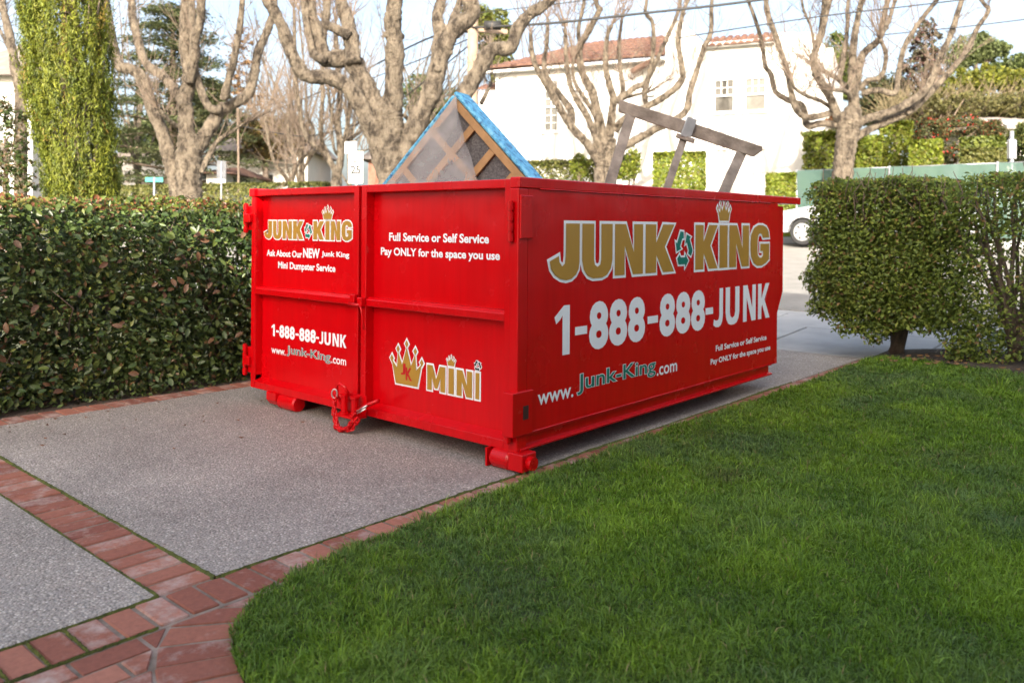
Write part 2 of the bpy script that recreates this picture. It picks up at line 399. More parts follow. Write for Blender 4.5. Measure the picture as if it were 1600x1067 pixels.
def film_mat():
    m, n, b = new_mat('sheer_dust_cover')
    b.inputs['Base Color'].default_value = (0.55, 0.54, 0.56, 1); b.inputs['Roughness'].default_value = 0.7
    tp = n.nodes.new('ShaderNodeBsdfTransparent'); ms = n.nodes.new('ShaderNodeMixShader')
    co = n.nodes.new('ShaderNodeTexCoord'); no = N(n, 'ShaderNodeTexNoise', Scale=5.0, Detail=5); n.links.new(co.outputs['Object'], no.inputs['Vector'])
    rg = n.nodes.new('ShaderNodeMapRange'); rg.inputs[1].default_value = 0.3; rg.inputs[2].default_value = 0.7; rg.inputs[3].default_value = 0.24; rg.inputs[4].default_value = 0.50
    n.links.new(no.outputs['Fac'], rg.inputs[0]); n.links.new(rg.outputs[0], ms.inputs[0])
    n.links.new(tp.outputs[0], ms.inputs[1]); n.links.new(b.outputs[0], ms.inputs[2])
    n.links.new(ms.outputs[0], n.nodes['Material Output'].inputs['Surface'])
    return m
M['film'] = film_mat()
def mesh_screen():
    m, n, b = new_mat('green_screen')
    b.inputs['Base Color'].default_value = (0.06, 0.115, 0.095, 1); b.inputs['Roughness'].default_value = 0.7
    tp = n.nodes.new('ShaderNodeBsdfTransparent'); ms = n.nodes.new('ShaderNodeMixShader'); ms.inputs[0].default_value = 0.86
    n.links.new(tp.outputs[0], ms.inputs[1]); n.links.new(b.outputs[0], ms.inputs[2])
    n.links.new(ms.outputs[0], n.nodes['Material Output'].inputs['Surface'])
    return m
M['screen'] = mesh_screen()

def vnoise(X, Y, s, seed):
    g = np.random.default_rng(seed).random((256, 256)); x, y = X*s + 50, Y*s + 50
    i, j = np.floor(x).astype(int), np.floor(y).astype(int); fx, fy = x-i, y-j
    fx, fy = fx*fx*(3-2*fx), fy*fy*(3-2*fy); q = lambda a, b: g[a % 256, b % 256]
    return (q(i, j)*(1-fx) + q(i+1, j)*fx)*(1-fy) + (q(i, j+1)*(1-fx) + q(i+1, j+1)*fx)*fy
def fbm(X, Y, s, seed, o=4):
    v = 0; a = .5; t = 0
    for k in range(o): v = v + a*vnoise(X, Y, s*2**k, seed+k); t += a; a *= .55
    return v/t*2 - 1

# ================================================================== SETTING
mb = MB()
xs = [-400, -120, -60, -30, -15, -8, -5, 0, 8, 20, 60, 200, 400]
ys = [-200, -60, -20, -8, 0, 4, 8.0, 8.4, 8.8, 9.2, 11, 14, 18, 22, 24, 30, 40, 60, 100, 200, 600]
idx = {}
for i, x in enumerate(xs):
    for j, y in enumerate(ys):
        idx[i, j] = len(mb.v); mb.v.append((x, y, ground_z(x, y) - (0.05 if y < 8.1 else 0.2)))
for i in range(len(xs)-1):
    for j in range(len(ys)-1):
        mb.f.append((idx[i, j], idx[i+1, j], idx[i+1, j+1], idx[i, j+1]))
tag(mb.build('ground', M['earth']), kind='structure')

# ---- driveway: two aggregate panels, brick courses, mortar bed, moss in the joints
driveway = thing('driveway', (-4.3, 3, 0), None, None); driveway['kind'] = 'structure'
XE, XB, XL, XH = -2.705, -2.505, -5.70, -5.90       # panel edge, border outer edge, left panel edge, left border outer edge
for (x0, x1, y0, y1) in ((XL+.008, XE-.008, 1.503, 4.9), (XL+.008, XE-.008, 4.912, 8.14), (XL+.008, XE-.008, -4.0, 1.293)):
    MB().box((x0, y0, -0.08), (x1, y1, 0.003)).build('panel', M['aggregate'], driveway, bevel=0.004)
MB().box((XH-.01, -4.0, -0.09), (XB+.012, 8.16, -0.004)).build('mortar_bed', M['mortar'], driveway)
def brick_mesh(L, W, seed):
    rs = random.Random(seed); bm = bmesh.new(); bmesh.ops.create_cube(bm, size=1)
    for v in bm.verts:
        v.co.x *= W * (1 + rs.uniform(-.025, .02)); v.co.y *= L * (1 + rs.uniform(-.012, .01)); v.co.z *= 0.05
    bmesh.ops.bevel(bm, geom=bm.edges[:], offset=0.005, segments=1, affect='EDGES')
    for v in bm.verts: v.co += Vector((rs.uniform(-1, 1), rs.uniform(-1, 1), rs.uniform(-1, 1))) * 0.0012
    me = bpy.data.meshes.new('brick'); bm.to_mesh(me); bm.free(); me.materials.append(M['brick'])
    for p in me.polygons: p.use_smooth = False
    return me
BR = [brick_mesh(0.194, 0.0915, s) for s in range(8)]
def put_brick(x, y, ang, parent):
    o = bpy.data.objects.new('brick', random.choice(BR)); link(o, parent)
    o.location = (x, y, -0.0242 + random.uniform(-.0015, .0025))
    o.rotation_euler = (random.uniform(-.008, .008), random.uniform(-.008, .008), ang + random.uniform(-.012, .012) + random.choice((0, math.pi)))
    return o
y = -0.42
while y < 8.1:                                       # right border: bricks side by side, long way across
    put_brick((XE+XB)/2, y, math.pi/2, driveway); y += 0.105
x = XE - 0.058
while x > XL:                                        # course crossing the drive
    put_brick(x, 1.398, 0, driveway); x -= 0.105
y = -0.15
while y < 8.1:
    put_brick((XL+XH)/2, y, math.pi/2, driveway); y += 0.105
def moss_strip(p, q, w, n, parent):
    p, q = Vector(p), Vector(q); d = (q-p); s = Vector((-d.y, d.x, 0)).normalized(); L = d.length
    V = MB(); a = []; 
    for i in range(n+1):
        t = i/n; c = p + d*t
        ph = t*L
        amt = max(0.0, math.sin(ph*2.3+p.x)*0.5 + math.sin(ph*5.7+1)*0.35 + 0.45)
        ww = w*(0.25 + 0.75*amt)*random.uniform(.6, 1.25); h = 0.0055 + 0.008*amt*random.uniform(.4, 1)
        o = s*random.uniform(-.003, .003)
        a.append((c - s*ww + o - Vector((0,0,.006)), c + o + Vector((0,0,h)), c + s*ww + o - Vector((0,0,.006))))
    for tri in a: V.v += [tuple(k) for k in tri]
    for i in range(n):
        b = i*3
        V.f += [(b, b+1, b+4, b+3), (b+1, b+2, b+5, b+4)]
    o = V.build('moss', M['moss'], parent, smooth=True); o['kind'] = 'stuff'
moss_strip((XE, 1.50, 0), (XE, 6.5, 0), 0.010, 260, driveway)
moss_strip((-5.2, 1.50, 0), (XE, 1.50, 0), 0.014, 160, driveway)
moss_strip((-4.9, 1.297, 0), (XE, 1.297, 0), 0.014, 150, driveway)
moss_strip((XE, 0.2, 0), (XE, 1.297, 0), 0.012, 90, driveway)
for yy in (0.785, 0.89, 0.995):
    moss_strip((XE, yy+.0025, 0), (XB, yy+.0025, 0), 0.006, 24, driveway)
moss_strip((XB+.006, 0.7, 0), (XB+.006, 1.2, 0), 0.006, 40, driveway)

tag(MB().box((-7.3, -4.0, -.08), (XH-.012, 8.16, -.004)).build('soil_strip', M['soil']), kind='structure')

# ---- lawn edge and curved brick walk round it
EDGE = [(-2.505, 1.70), (-2.47, 1.575), (-2.42, 1.485), (-2.36, 1.405), (-2.294, 1.335), (-2.20, 1.282), (-2.05, 1.225), (-1.85, 1.17), (-1.6, 1.12), (-1.2, 1.07), (-0.5, 1.03), (0.6, 1.0), (3.2, 1.0)]
def ylow(x):
    for (a, b), (c, d) in zip(EDGE, EDGE[1:]):
        if a <= x <= c: return b + (d-b)*(x-a)/(c-a)
    return 1.0
walk = thing('walkway', (-2.2, 0.8, 0), None, None); walk['kind'] = 'structure'
MB().prism([(XB+.014, 1.66), (XB+.014, -1.0), (3.2, -1.0)] + [(a, b-.004) for a, b in EDGE[::-1][:-1]], lambda a, b, d: Vector((a, b, d)), -0.09, -0.0045).build('mortar_bed', M['mortar'], walk)
# arc-length walk along the edge; bricks stand square to it
pts = [Vector((a, b)) for a, b in EDGE]
def along(s):
    for a, b in zip(pts, pts[1:]):
        L = (b-a).length
        if s <= L:
            t = (b-a)/L; return a + t*s, t
        s -= L
    return pts[-1], (pts[-1]-pts[-2]).normalized()
ring = []
def clip(poly, p, nrm):
    out = []
    for i in range(len(poly)):
        a, b = poly[i], poly[(i+1) % len(poly)]
        da, db = (a-p).dot(nrm), (b-p).dot(nrm)
        if da >= 0: out.append(a)
        if da*db < 0: out.append(a + (b-a)*(da/(da-db)))
    return out
def poly_brick(poly, parent, z=0.0):
    if len(poly) < 3: return
    ar = abs(sum(poly[i].x*poly[(i+1) % len(poly)].y - poly[(i+1) % len(poly)].x*poly[i].y for i in range(len(poly))))/2
    if ar < 0.0012: return
    c = sum(poly, Vector((0, 0)))/len(poly)
    m = MB(); n = len(poly); zz = z + random.uniform(-.0025, .002)
    inn = [c + (p-c)*(1 - min(.45, .006/max((p-c).length, .01))) for p in poly]
    m.v = [(p.x, p.y, -0.06) for p in poly] + [(p.x, p.y, zz-.005) for p in poly] + [(p.x, p.y, zz) for p in inn]
    for i in range(n):
        j = (i+1) % n
        m.f += [(i, j, n+j, n+i), (n+i, n+j, 2*n+j, 2*n+i)]
    m.f.append(tuple(range(2*n, 3*n)))
    o = m.build('brick', M['brick'], parent)
    return o
s = 0.10
J = 0.005
ringlen = 0.215
joints = []
s = 0.03
while s < 2.2:
    p, t = along(s); p2, t2 = along(s + 0.105)
    o1 = Vector((t.y, -t.x)); o2 = Vector((t2.y, -t2.x))
    # blend the outward direction so the fan stays regular
    def outward(p):
        c = Vector((-1.62, 2.35)); d = (p - c).normalized()
        return d
    o1, o2 = outward(p), outward(p2)
    tt = (p2-p).normalized()
    quad = [p + tt*J + o1*.004, p2 - tt*J + o2*.004, p2 - tt*J + o2*ringlen, p + tt*J + o1*ringlen]
    quad = clip(quad, Vector((XB+.016, 0)), Vector((1, 0)))
    poly_brick(quad, walk)
    ring.append((p, o1)); s += 0.105
# field bricks outside the ring
for col in range(8):
    x0 = XB + 0.017 + col*0.104; x1 = x0 + 0.094
    yy = -0.5 + (0.1 if col % 2 else 0)
    while yy < 1.45:
        rect = [Vector((x0, yy)), Vector((x1, yy)), Vector((x1, yy+.195)), Vector((x0, yy+.195))]
        c = Vector(((x0+x1)/2, yy+.0975))
        best = min(ring, key=lambda r: (r[0] + r[1]*ringlen - c).length)
        q = clip(rect, best[0] + best[1]*(ringlen+.01), best[1])
        if q: poly_brick(q, walk)
        yy += 0.205

# ---- lawn sheet
def mound(x, y):
    return 0.015 + 0.075*math.exp(-((y-8.1)/1.5)**2)*max(0, min(1, (x+2.6)/0.7)) + 0.012*math.sin(x*2.1+1)*math.sin(y*1.7)
mb = MB(); cols = []
xsl = [-2.5, -2.47, -2.44, -2.40, -2.36, -2.3, -2.24, -2.15, -2.05, -1.9] + [-1.7 + .2*i for i in range(25)]
NY = 40
for i, x in enumerate(xsl):
    y0 = ylow(x)
    for j in range(NY+1):
        yq = y0 + (8.9 if x > -2.35 else 8.12)*(j/NY) - y0*(j/NY)
        mb.v.append((x, yq, mound(x, yq) - (0.02 if j == 0 or i == 0 else 0)))
for i in range(len(xsl)-1):
    for j in range(NY):
        a = i*(NY+1)+j; mb.f.append((a, a+NY+1, a+NY+2, a+1))
tag(mb.build('lawn', M['turf'], smooth=True), kind='structure')
# mulch bed under the right hedge
mb = MB()
bed = [(-2.62, 8.22), (-2.35, 8.02), (-1.9, 7.78), (-1.2, 7.62), (0.2, 7.5), (3, 7.4), (3, 9.0), (-2.4, 9.0), (-2.62, 8.7)]
c = Vector((0, 8.4)); 
for k in range(6):
    f = 1 - k/6
    for a, b in bed: 
        p = c + (Vector((a, b))-c)*f; mb.v.append((p.x, p.y, mound(p.x, p.y)+0.004+0.05*(1-f)**.5 + random.uniform(-.008, .012)))
nb = len(bed)
for k in range(5):
    for i in range(nb):
        j = (i+1) % nb; mb.f.append((k*nb+i, k*nb+j, (k+1)*nb+j, (k+1)*nb+i))
mb.f.append(tuple(5*nb+i for i in range(nb)))
tag(mb.build('soil_bed', M['soil'], smooth=True), kind='structure')

# ---- grass
def grass():
    ex = [e[0] for e in EDGE]; ey = [e[1] for e in EDGE]
    def ok_(X, Y):
        D = -sA*X + cA*Y; u = (cA*X + sA*Y)/np.maximum(D, .1)*F + CX
        bedy = np.interp(X, [-2.7, -2.35, -1.9, -1.2, 0.2, 3], [8.14, 8.02, 7.80, 7.64, 7.52, 7.42])
        return (Y > np.interp(X, ex, ey) - 0.014) & (X > -2.53 - .075*np.clip((Y-1.75)/.8, 0, 1) + 0.03*fbm(Y, Y*0, 6.0, 3)) & (D > 1.6) & (u < 2300) & (u > -300) & (Y < bedy + .05), D
    # tufts: each a small fan of blades sharing height, tint and lean
    nt = 92000
    TX = rng.uniform(-2.63, 1.6, nt); TY = rng.uniform(1.0, 8.4, nt); o, D = ok_(TX, TY)
    o &= rng.random(nt) < np.clip(3.0/np.maximum(D, 2.2), .40, 1)
    TX, TY = TX[o], TY[o]; nt = len(TX)
    th = rng.lognormal(0, .28, nt); ta = rng.uniform(0, 6.28, nt); tl = rng.uniform(0, .7, nt); tc = rng.normal(0, 1, (nt, 2)); tr_ = rng.uniform(.008, .024, nt)
    per = rng.integers(7, 20, nt); k = np.repeat(np.arange(nt), per); n1 = len(k)
    dx, dy = rng.normal(0, 1, n1)*tr_[k], rng.normal(0, 1, n1)*tr_[k]
    X1, Y1 = TX[k]+dx, TY[k]+dy
    h1 = .0265*th[k]*rng.uniform(.5, 1.35, n1); la1 = np.arctan2(dy, dx) + rng.normal(0, .5, n1); le1 = rng.uniform(.2, 1.1, n1)
    lx = np.cos(la1)*le1 + np.cos(ta[k])*tl[k]; ly = np.sin(la1)*le1 + np.sin(ta[k])*tl[k]
    # loose blades between
    n2 = 420000
    X2 = rng.uniform(-2.63, 1.6, n2); Y2 = rng.uniform(1.0, 8.4, n2)
    a2 = rng.uniform(0, 6.28, n2); l2 = rng.uniform(.1, 1.2, n2)
    X = np.concatenate([X1, X2]); Y = np.concatenate([Y1, Y2]); h = np.concatenate([h1, .020*rng.uniform(.5, 1.4, n2)])
    LX = np.concatenate([lx, np.cos(a2)*l2]); LY = np.concatenate([ly, np.sin(a2)*l2])
    C1 = np.concatenate([tc[k], rng.normal(0, .6, (n2, 2))])
    o, D = ok_(X, Y); o &= (np.arange(len(X)) < n1) | (rng.random(len(X)) < np.clip(3.0/np.maximum(D, 2.2), .36, 1)**1.2)
    X, Y, h, LX, LY, C1, D = X[o], Y[o], h[o], LX[o], LY[o], C1[o], D[o]; n = len(X)
    p0 = fbm(X, Y, 1.1, 11); p1 = fbm(X, Y, 3.2, 21); p2 = fbm(X, Y, 2.0, 31); p3 = fbm(X, Y, 1.6, 41, 3)
    h = h*(1 + .55*p1 + .25*p0)
    lean = np.hypot(LX, LY)
    w = rng.uniform(0.0010, 0.0022, n)*np.clip(D/3.0, 1, 2.3); a = rng.uniform(0, 6.28, n)
    S = np.stack([np.cos(a), np.sin(a), np.zeros(n)], 1)*w[:, None]; Lv = np.stack([LX, LY, np.zeros(n)], 1)
    Z = 0.011 + 0.075*np.exp(-((Y-8.1)/1.5)**2)*np.clip((X+2.6)/.7, 0, 1) + 0.012*np.sin(X*2.1+1)*np.sin(Y*1.7)
    P0 = np.stack([X, Y, Z], 1); up = np.array([0, 0, 1.0])
    P1 = P0 + Lv*(h*0.35)[:, None] + up*(h*0.62)[:, None]
    P2 = P0 + Lv*h[:, None] + up*(h*np.clip(1.05 - 0.30*lean, .35, 1.1))[:, None]
    V = np.stack([P0 - S, P0 + S, P1 + S*.8, P1 - S*.8, P2], 1).reshape(-1, 3)
    i0 = np.arange(n)*5
    idx = np.stack([i0, i0+1, i0+2, i0, i0+2, i0+3, i0+3, i0+2, i0+4], 1).ravel()
    base = np.array([0.112, 0.212, 0.019]); yel = np.array([0.235, 0.37, 0.031]); blu = np.array([0.105, 0.165, 0.080]); dry = np.array([0.36, 0.29, 0.13]); brn = np.array([.10, .095, .03])
    t = np.clip(0.36 + .9*p1 + .28*C1[:, 0], 0, 1)[:, None]; b2 = np.clip(0.20 + 1.2*p2 + .22*C1[:, 1], 0, 1)[:, None]; b3 = np.clip(1.6*p3 - .65, 0, .5)[:, None]
    col = base*(1-t) + yel*t; col = col*(1-.65*b2) + blu*.65*b2; col = col*(1-b3) + brn*b3
    col *= rng.uniform(0.6, 1.4, (n, 1))*(1 + .16*p0)[:, None]
    dm = rng.random(n) < 0.018 + .05*np.clip(p3, 0, 1); col[dm] = dry*rng.uniform(.5, 1.1, (dm.sum(), 1))
    cv = np.repeat(col, 5, axis=0).reshape(n, 5, 3); cv[:, 4] *= 1.2; cv = cv.reshape(-1, 3)
    o = bpy.data.objects.new('grass', np_mesh('grass', V, 3, idx, M['grass'], cv)); C.objects.link(o)
    tag(o, 'short green lawn grass with darker and yellower patches', 'grass', kind='stuff')
    print('grass blades', n)
grass()

# ---- sidewalk, apron, kerbs and street
sidewalk = thing('sidewalk', (-4, 9, 0), None, None); sidewalk['kind'] = 'structure'
def slab(x0, x1, y0, y1, mat, parent, name, top=0.0, th=0.1):
    m = MB(); ny = max(1, int((y1-y0)/.4))
    for k in range(ny+1):
        yy = y0 + (y1-y0)*k/ny
        for x in (x0, x1):
            z = ground_z(x, yy) + top; m.v += [(x, yy, z), (x, yy, z-th)]
    for k in range(ny):
        a = k*4; b = a+4
        m.f += [(a, a+2, b+2, b), (a+1, b+1, b+3, a+3), (a, b, b+1, a+1), (a+2, a+3, b+3, b+2)]
    m.f += [(0, 1, 3, 2), (ny*4, ny*4+2, ny*4+3, ny*4+1)]
    return m.build(name, mat, parent, bevel=0.008)
x = -22.0
while x < 10:
    slab(x+.008, x+1.50, 8.162, 9.62, M['concrete'], sidewalk, 'slab', top=0.006 + random.uniform(-.004, .004)); x += 1.515
for xa_, xb_ in ((-6.6, -4.4), (-4.385, -2.0)):
    slab(xa_, xb_, 9.632, 10.45, M['concrete'], sidewalk, 'apron_slab', top=0.004)
m = MB(); 
verge = thing('verge', (-12, 10, 0.05), None, None); verge['kind'] = 'structure'
slab(-60, -6.62, 9.64, 10.42, M['turf'], verge, 'turf_strip', top=0.02)
slab(-1.98, 30, 9.64, 10.42, M['turf'], verge, 'turf_strip', top=0.02)
kerb = thing('kerb', (-4, 10.5, 0.1), None, None); kerb['kind'] = 'structure'
for xa_, xb_, t in ((-60, -6.7, .10), (-6.68, -1.92, -0.01), (-1.9, 30, .10)):
    slab(xa_, xb_, 10.46, 10.60, M['concrete'], kerb, 'kerb_stone', top=t - .06, th=.25)
slab(-60, 30, 10.61, 11.05, M['concrete'], kerb, 'gutter', top=-0.07)
slab(-60, 30, 20.95, 21.12, M['concrete'], kerb, 'kerb_stone', top=.08, th=.25)
tag(slab(-150, 150, 11.06, 20.9, M['asphalt'], None, 'road', top=-0.06), kind='structure')
tag(slab(-60, 30, 21.13, 21.9, M['turf'], None, 'far_verge', top=0.04), kind='structure')

# the house whose shadow covers the garden (right behind the photographer, outside the picture)
hs = thing('house', (8, -8, 0), 'tall pale stucco house standing beside the lawn behind the viewpoint', 'house')
MB().box((1.55, -16, -.05), (14, -0.2, 7.45)).build('wall', M['stucco_dim'], hs)
MB().box((1.35, -16.2, 7.46), (14.2, -8.0, 7.80)).box((1.35, -6.45, 7.46), (14.2, 0.0, 7.86)).build('roof', M['tile'], hs)  # gap shaped into the unseen roof so sun reaches the hedge end
MB().box((3.2, -.19, -.05), (13.8, 6.6, 4.3)).build('sky_block_wall', M['stucco_dim'], hs)  # wing added out of view to cut low sky light on the dumpster side
MB().box((2.9, -.195, 4.3), (14.0, 6.9, 4.55)).build('sky_block_roof', M['tile'], hs)  # top of the added sky-blocking wing
for yy in (-2.6, -6.2, -10.5):
    for z0 in (1.0, 4.2):
        w_ = MB().box((1.49, yy-.6, z0), (1.549, yy+.6, z0+1.5)).build('window', M['trim'], hs)
        MB().box((1.475, yy-.52, z0+.08), (1.489, yy+.52, z0+1.42)).build('pane', M['glass'], w_)
for xx in (3.5, 8.0):
    w_ = MB().box((xx-.7, -.199, 3.9), (xx+.7, -.14, 5.5)).build('window', M['trim'], hs)
    MB().box((xx-.62, -.139, 3.98), (xx+.62, -.125, 5.42)).build('pane', M['glass'], w_)

# ================================================================== DUMPSTER
XS, YF, YP = -2.726, 3.16, 3.222
XLs = -5.235
dump = thing('dumpster', ((XS+XLs)/2, 4.75, 0), 'red steel roll-off dumpster with gold, white and green lettering', 'dumpster')
R = M['red']
# walls, floor
sidepoly = [(3.22, .185), (6.262, .185), (6.262, 1.44), (3.22, 1.44)]
MB().prism(sidepoly, lambda a, b, d: Vector((d, a, b)), XS-.05, XS).build('side_panel', R, dump)
MB().prism(sidepoly, lambda a, b, d: Vector((d, a, b)), XLs, XLs+.05).build('side_panel', R, dump)
gus = [(6.2, .3), (6.264, .47), (6.43, .74), (6.43, 1.42), (6.2, 1.42)]
MB().prism(gus, lambda a, b, d: Vector((d, a, b)), XS-.10, XS-.028).build('rear_gusset', R, dump)
MB().prism(gus, lambda a, b, d: Vector((d, a, b)), XLs+.028, XLs+.10).build('rear_gusset', R, dump)
MB().prism([(6.20, .19), (6.262, .19), (6.262, .47), (6.42, .74), (6.42, 1.42), (6.36, 1.42), (6.36, .76), (6.20, .49)], lambda a, b, d: Vector((d, a, b)), XLs+.101, XS-.101).build('rear_panel', R, dump)
MB().box((XLs+.051, 3.23, .15), (XS-.051, 6.2, .185)).build('floor', R, dump)
# top rails
for sx, nm in ((XS, 1), (XLs, -1)):
    a, b = (sx-.06, sx+.006) if nm > 0 else (sx-.006, sx+.06)
    MB().box((a, 3.145, 1.441), (b, 6.70, 1.497)).build('top_rail', R, dump, bevel=.006)
    c, d = (sx+.001, sx+.009) if nm > 0 else (sx-.009, sx-.001)
    MB().tube([(sx+.004*nm, 3.31+.1*k, 1.440+random.uniform(-.0012, .0012)) for k in range(29)], [random.uniform(.003, .0048) for _ in range(29)], 6).build('weld_bead', R, dump, smooth=True)
MB().box((XLs+.061, 6.56, 1.442), (XS-.061, 6.69, 1.495)).build('rear_rail', R, dump, bevel=.006)
# corner posts
MB().box((XS-.058, 3.142, .098), (XS+.002, 3.219, 1.44)).build('corner_post', R, dump, bevel=.006)
MB().box((XLs-.002, 3.165, .098), (XLs+.05, 3.219, 1.44)).build('corner_post', R, dump, bevel=.006)
# long bottom channels
for sx, nm in ((XS, 1), (XLs, -1)):
    f = lambda a, b, d, sx=sx, nm=nm: Vector((sx + nm*a, d, b))
    prof = [(-.05, .108), (.008, .108), (.010, .120), (-.022, .127), (-.022, .172), (.004, .181), (.004, .190), (-.05, .190)]
    MB().prism(prof, f, 3.165, 6.16).build('bottom_channel', R, dump, bevel=.002)
MB().tube([(XS+.004, 3.17+.104*k, .193+random.uniform(-.001, .001)) for k in range(30)], [random.uniform(.0035, .005) for _ in range(30)], 6).build('weld_bead', R, dump, smooth=True)
# doors
def door(x0, x1, name='door'):
    t = .048
    m = MB()
    m.box((x0, YF, .098), (x0+t, YP+.03, 1.489)); m.box((x1-t, YF, .098), (x1, YP+.03, 1.489))
    m.box((x0+t, YF+.001, 1.443), (x1-t, YP+.03, 1.489)); m.box((x0+t, YF+.001, .098), (x1-t, YP+.03, .150))
    d = m.build(name, R, dump, bevel=.005)
    MB().box((x0+t, YP, .150), (x1-t, YP+.012, 1.443)).build('panel', R, d)
    f = lambda a, b, dd: Vector((dd, b, a))
    MB().prism([(.757, YF+.004), (.797, YF+.001), (.812, YF+.022), (.812, YP), (.757, YP)], f, x0+t, x1-t).build('crossbar', R, d, bevel=.004)
    MB().prism([(.150, YF+.003), (.172, YP), (.150, YP)], f, x0+t, x1-t).build('sill_ledge', R, d)
    return d
XM0, XM1 = -4.030, -4.004
doorL = door(XLs, XM0); doorR = door(XM1, -2.786)
MB().box((XM0-.004, YP+.031, .10), (XM1+.004, YP+.045, 1.48)).build('door_seal', M['dark_steel'], dump)
for k in range(14):
    pass
# hinges
def hinge(x, y, z0, z1, sgn, plate):
    h = MB()
    zz = z0
    n = 4; dz = (z1-z0)/n
    h.tube([(x, y, z0), (x, y, z1)], .012, 10)
    for k in range(n):
        h.tube([(x, y, z0+k*dz+.006), (x, y, z0+(k+1)*dz-.006)], .0175, 12)
    o = h.build('hinge', R, dump, smooth=False)
    MB().box(*plate).build('hinge_plate', R, o, bevel=.004)
hinge(-2.765, 3.125, 1.165, 1.375, 1, ((XS-.02, 3.150, 1.185), (XS+.013, 3.245, 1.405)))
hinge(-2.765, 3.118, .150, .395, 1, ((XS-.055, 3.095, .19), (XS+.014, 3.255, .412)))
for z0, z1 in ((1.184, 1.395), (.173, .396)):
    hinge(-5.315, 3.165, z0, z1, -1, ((-5.33, 3.18, z0+.02), (-5.237, 3.205, z1-.02)))
    MB().box((-5.30, 3.135, (z0+z1)/2-.03), (-5.22, 3.158, (z0+z1)/2+.03)).build('hinge_lug', R, dump, bevel=.004)
MB().box((XS+.0141, 3.174, .268), (XS+.0155, 3.216, .338)).build('pocket_slot', M['dark_steel'], dump)
# door latch at mid height and ratchet + chain at the foot
lt = MB().box((-4.075, 3.128, .775), (-4.028, 3.158, .825)).box((-4.0, 3.125, .755), (-3.955, 3.158, .81)).build('latch', R, dump, bevel=.005)
MB().tube([(-4.085, 3.128, .765), (-3.965, 3.122, .765)], .010, 8).build('latch_bar', R, lt, smooth=True)
MB().tube([(-3.965, 3.122, .768), (-3.945, 3.118, .74), (-3.935, 3.125, .68), (-3.935, 3.13, .62)], .006, 8).build('latch_hook', R, lt, smooth=True)
foot = MB().box((-4.13, 3.06, .088), (-3.93, 3.157, .102)).box((-4.13, 3.148, .102), (-3.93, 3.158, .22)).build('foot_bracket', R, dump, bevel=.003)
for xx in (-4.085, -3.985):
    MB().tube([(xx, 3.105, .10), (xx, 3.105, .215)], .021, 12).tube([(xx, 3.105, .205), (xx, 3.105, .218)], .030, 12).tube([(xx, 3.105, .102), (xx, 3.105, .112)], .030, 12).build('spool', R, foot)
MB().tube([(-4.13, 3.12, .15), (-4.15, 3.10, .20), (-4.14, 3.09, .265), (-4.11, 3.09, .28), (-4.07, 3.10, .26), (-4.055, 3.11, .22)], .009, 8).build('lever', R, foot, smooth=True)
MB().tube([(-3.955, 3.09, .13), (-3.86, 3.10, .185), (-3.78, 3.12, .22)], .012, 8).build('grab_bar', R, foot, smooth=True)
for k in range(2):
    MB().tube([(-3.93+.01*k, 3.072, .125+.02*k), (-3.85+.01*k, 3.083, .168+.02*k)], .005, 8).build('worn_rod', M['bare_steel'], foot, smooth=True)
def torus_link(c, ax, L, r):
    m = MB(); ax = Vector(ax).normalized(); n1 = ax.orthogonal().normalized()
    n1.rotate(Matrix.Rotation(random.uniform(0, 3), 3, ax))
    P = []
    for k in range(13):
        a = 2*math.pi*k/12
        P.append(Vector(c) + ax*(L*.5*math.cos(a)) + n1*(L*.32*math.sin(a)))
    m.tube(P, r, 6, cap=False); return m
def chain(P, n, nm='chain', mat=None):
    P = [Vector(p) for p in P]; m = MB()
    seg = [(b-a).length for a, b in zip(P, P[1:])]; T = sum(seg)
    for i in range(n):
        s = T*(i+.5)/n; k = 0
        while s > seg[k]: s -= seg[k]; k += 1
        d = (P[k+1]-P[k]).normalized(); q = torus_link(P[k] + d*s, d, T/n*1.45, .0062)
        m.add(q.v, q.f)
    return m.build(nm, mat or R, dump, smooth=True)
chain([(-4.15, 3.085, .205), (-4.145, 3.07, .10), (-4.11, 3.06, .02), (-4.03, 3.05, -.0+.018), (-3.95, 3.06, .03), (-3.90, 3.07, .10)], 22)
chain([(-4.12, 3.07, .10), (-4.08, 3.055, .035), (-4.02, 3.045, .022), (-3.96, 3.05, .05), (-3.91, 3.065, .11)], 18)
chain([(-4.14, 3.075, .16), (-4.10, 3.05, .03), (-4.04, 3.04, .020), (-3.97, 3.045, .035), (-3.92, 3.06, .13)], 18)
torus_link((-4.15, 3.08, .215), (0, 0, 1), .055, .005).build('shackle', M['bare_steel'], dump, smooth=True)
# wheels
def wheel(x0, x1, y, r=.052):
    m = MB(); prof = [(x0, r*.86), (x0+.014, r), (x1-.014, r), (x1, r*.86)]
    w = MB().tube([(a, y, r) for a, b in prof], [b for a, b in prof], 28).build('wheel', R, dump)
    return w
w1 = wheel(-2.905, -2.775, 3.175)
MB().box((-2.770, 3.125, .016), (-2.672, 3.235, .107)).build('bracket', R, w1, bevel=.006)
MB().tube([(-2.70, 3.18, .058), (-2.642, 3.18, .058)], .034, 18).build('axle', R, w1)
MB().box((-2.930, 3.13, .006), (-2.918, 3.24, .10)).build('bracket', R, w1)
w2 = wheel(-4.882, -4.68, 3.19)
MB().prism([(3.14, .104), (3.14, .050), (3.17, .016), (3.30, .016), (3.30, .104)], lambda a, b, d: Vector((d, a, b)), -5.0, -4.888).build('bracket', R, w2, bevel=.004)
for xx in (-3.15, -4.95):
    wheel(xx, xx+.14, 5.95)
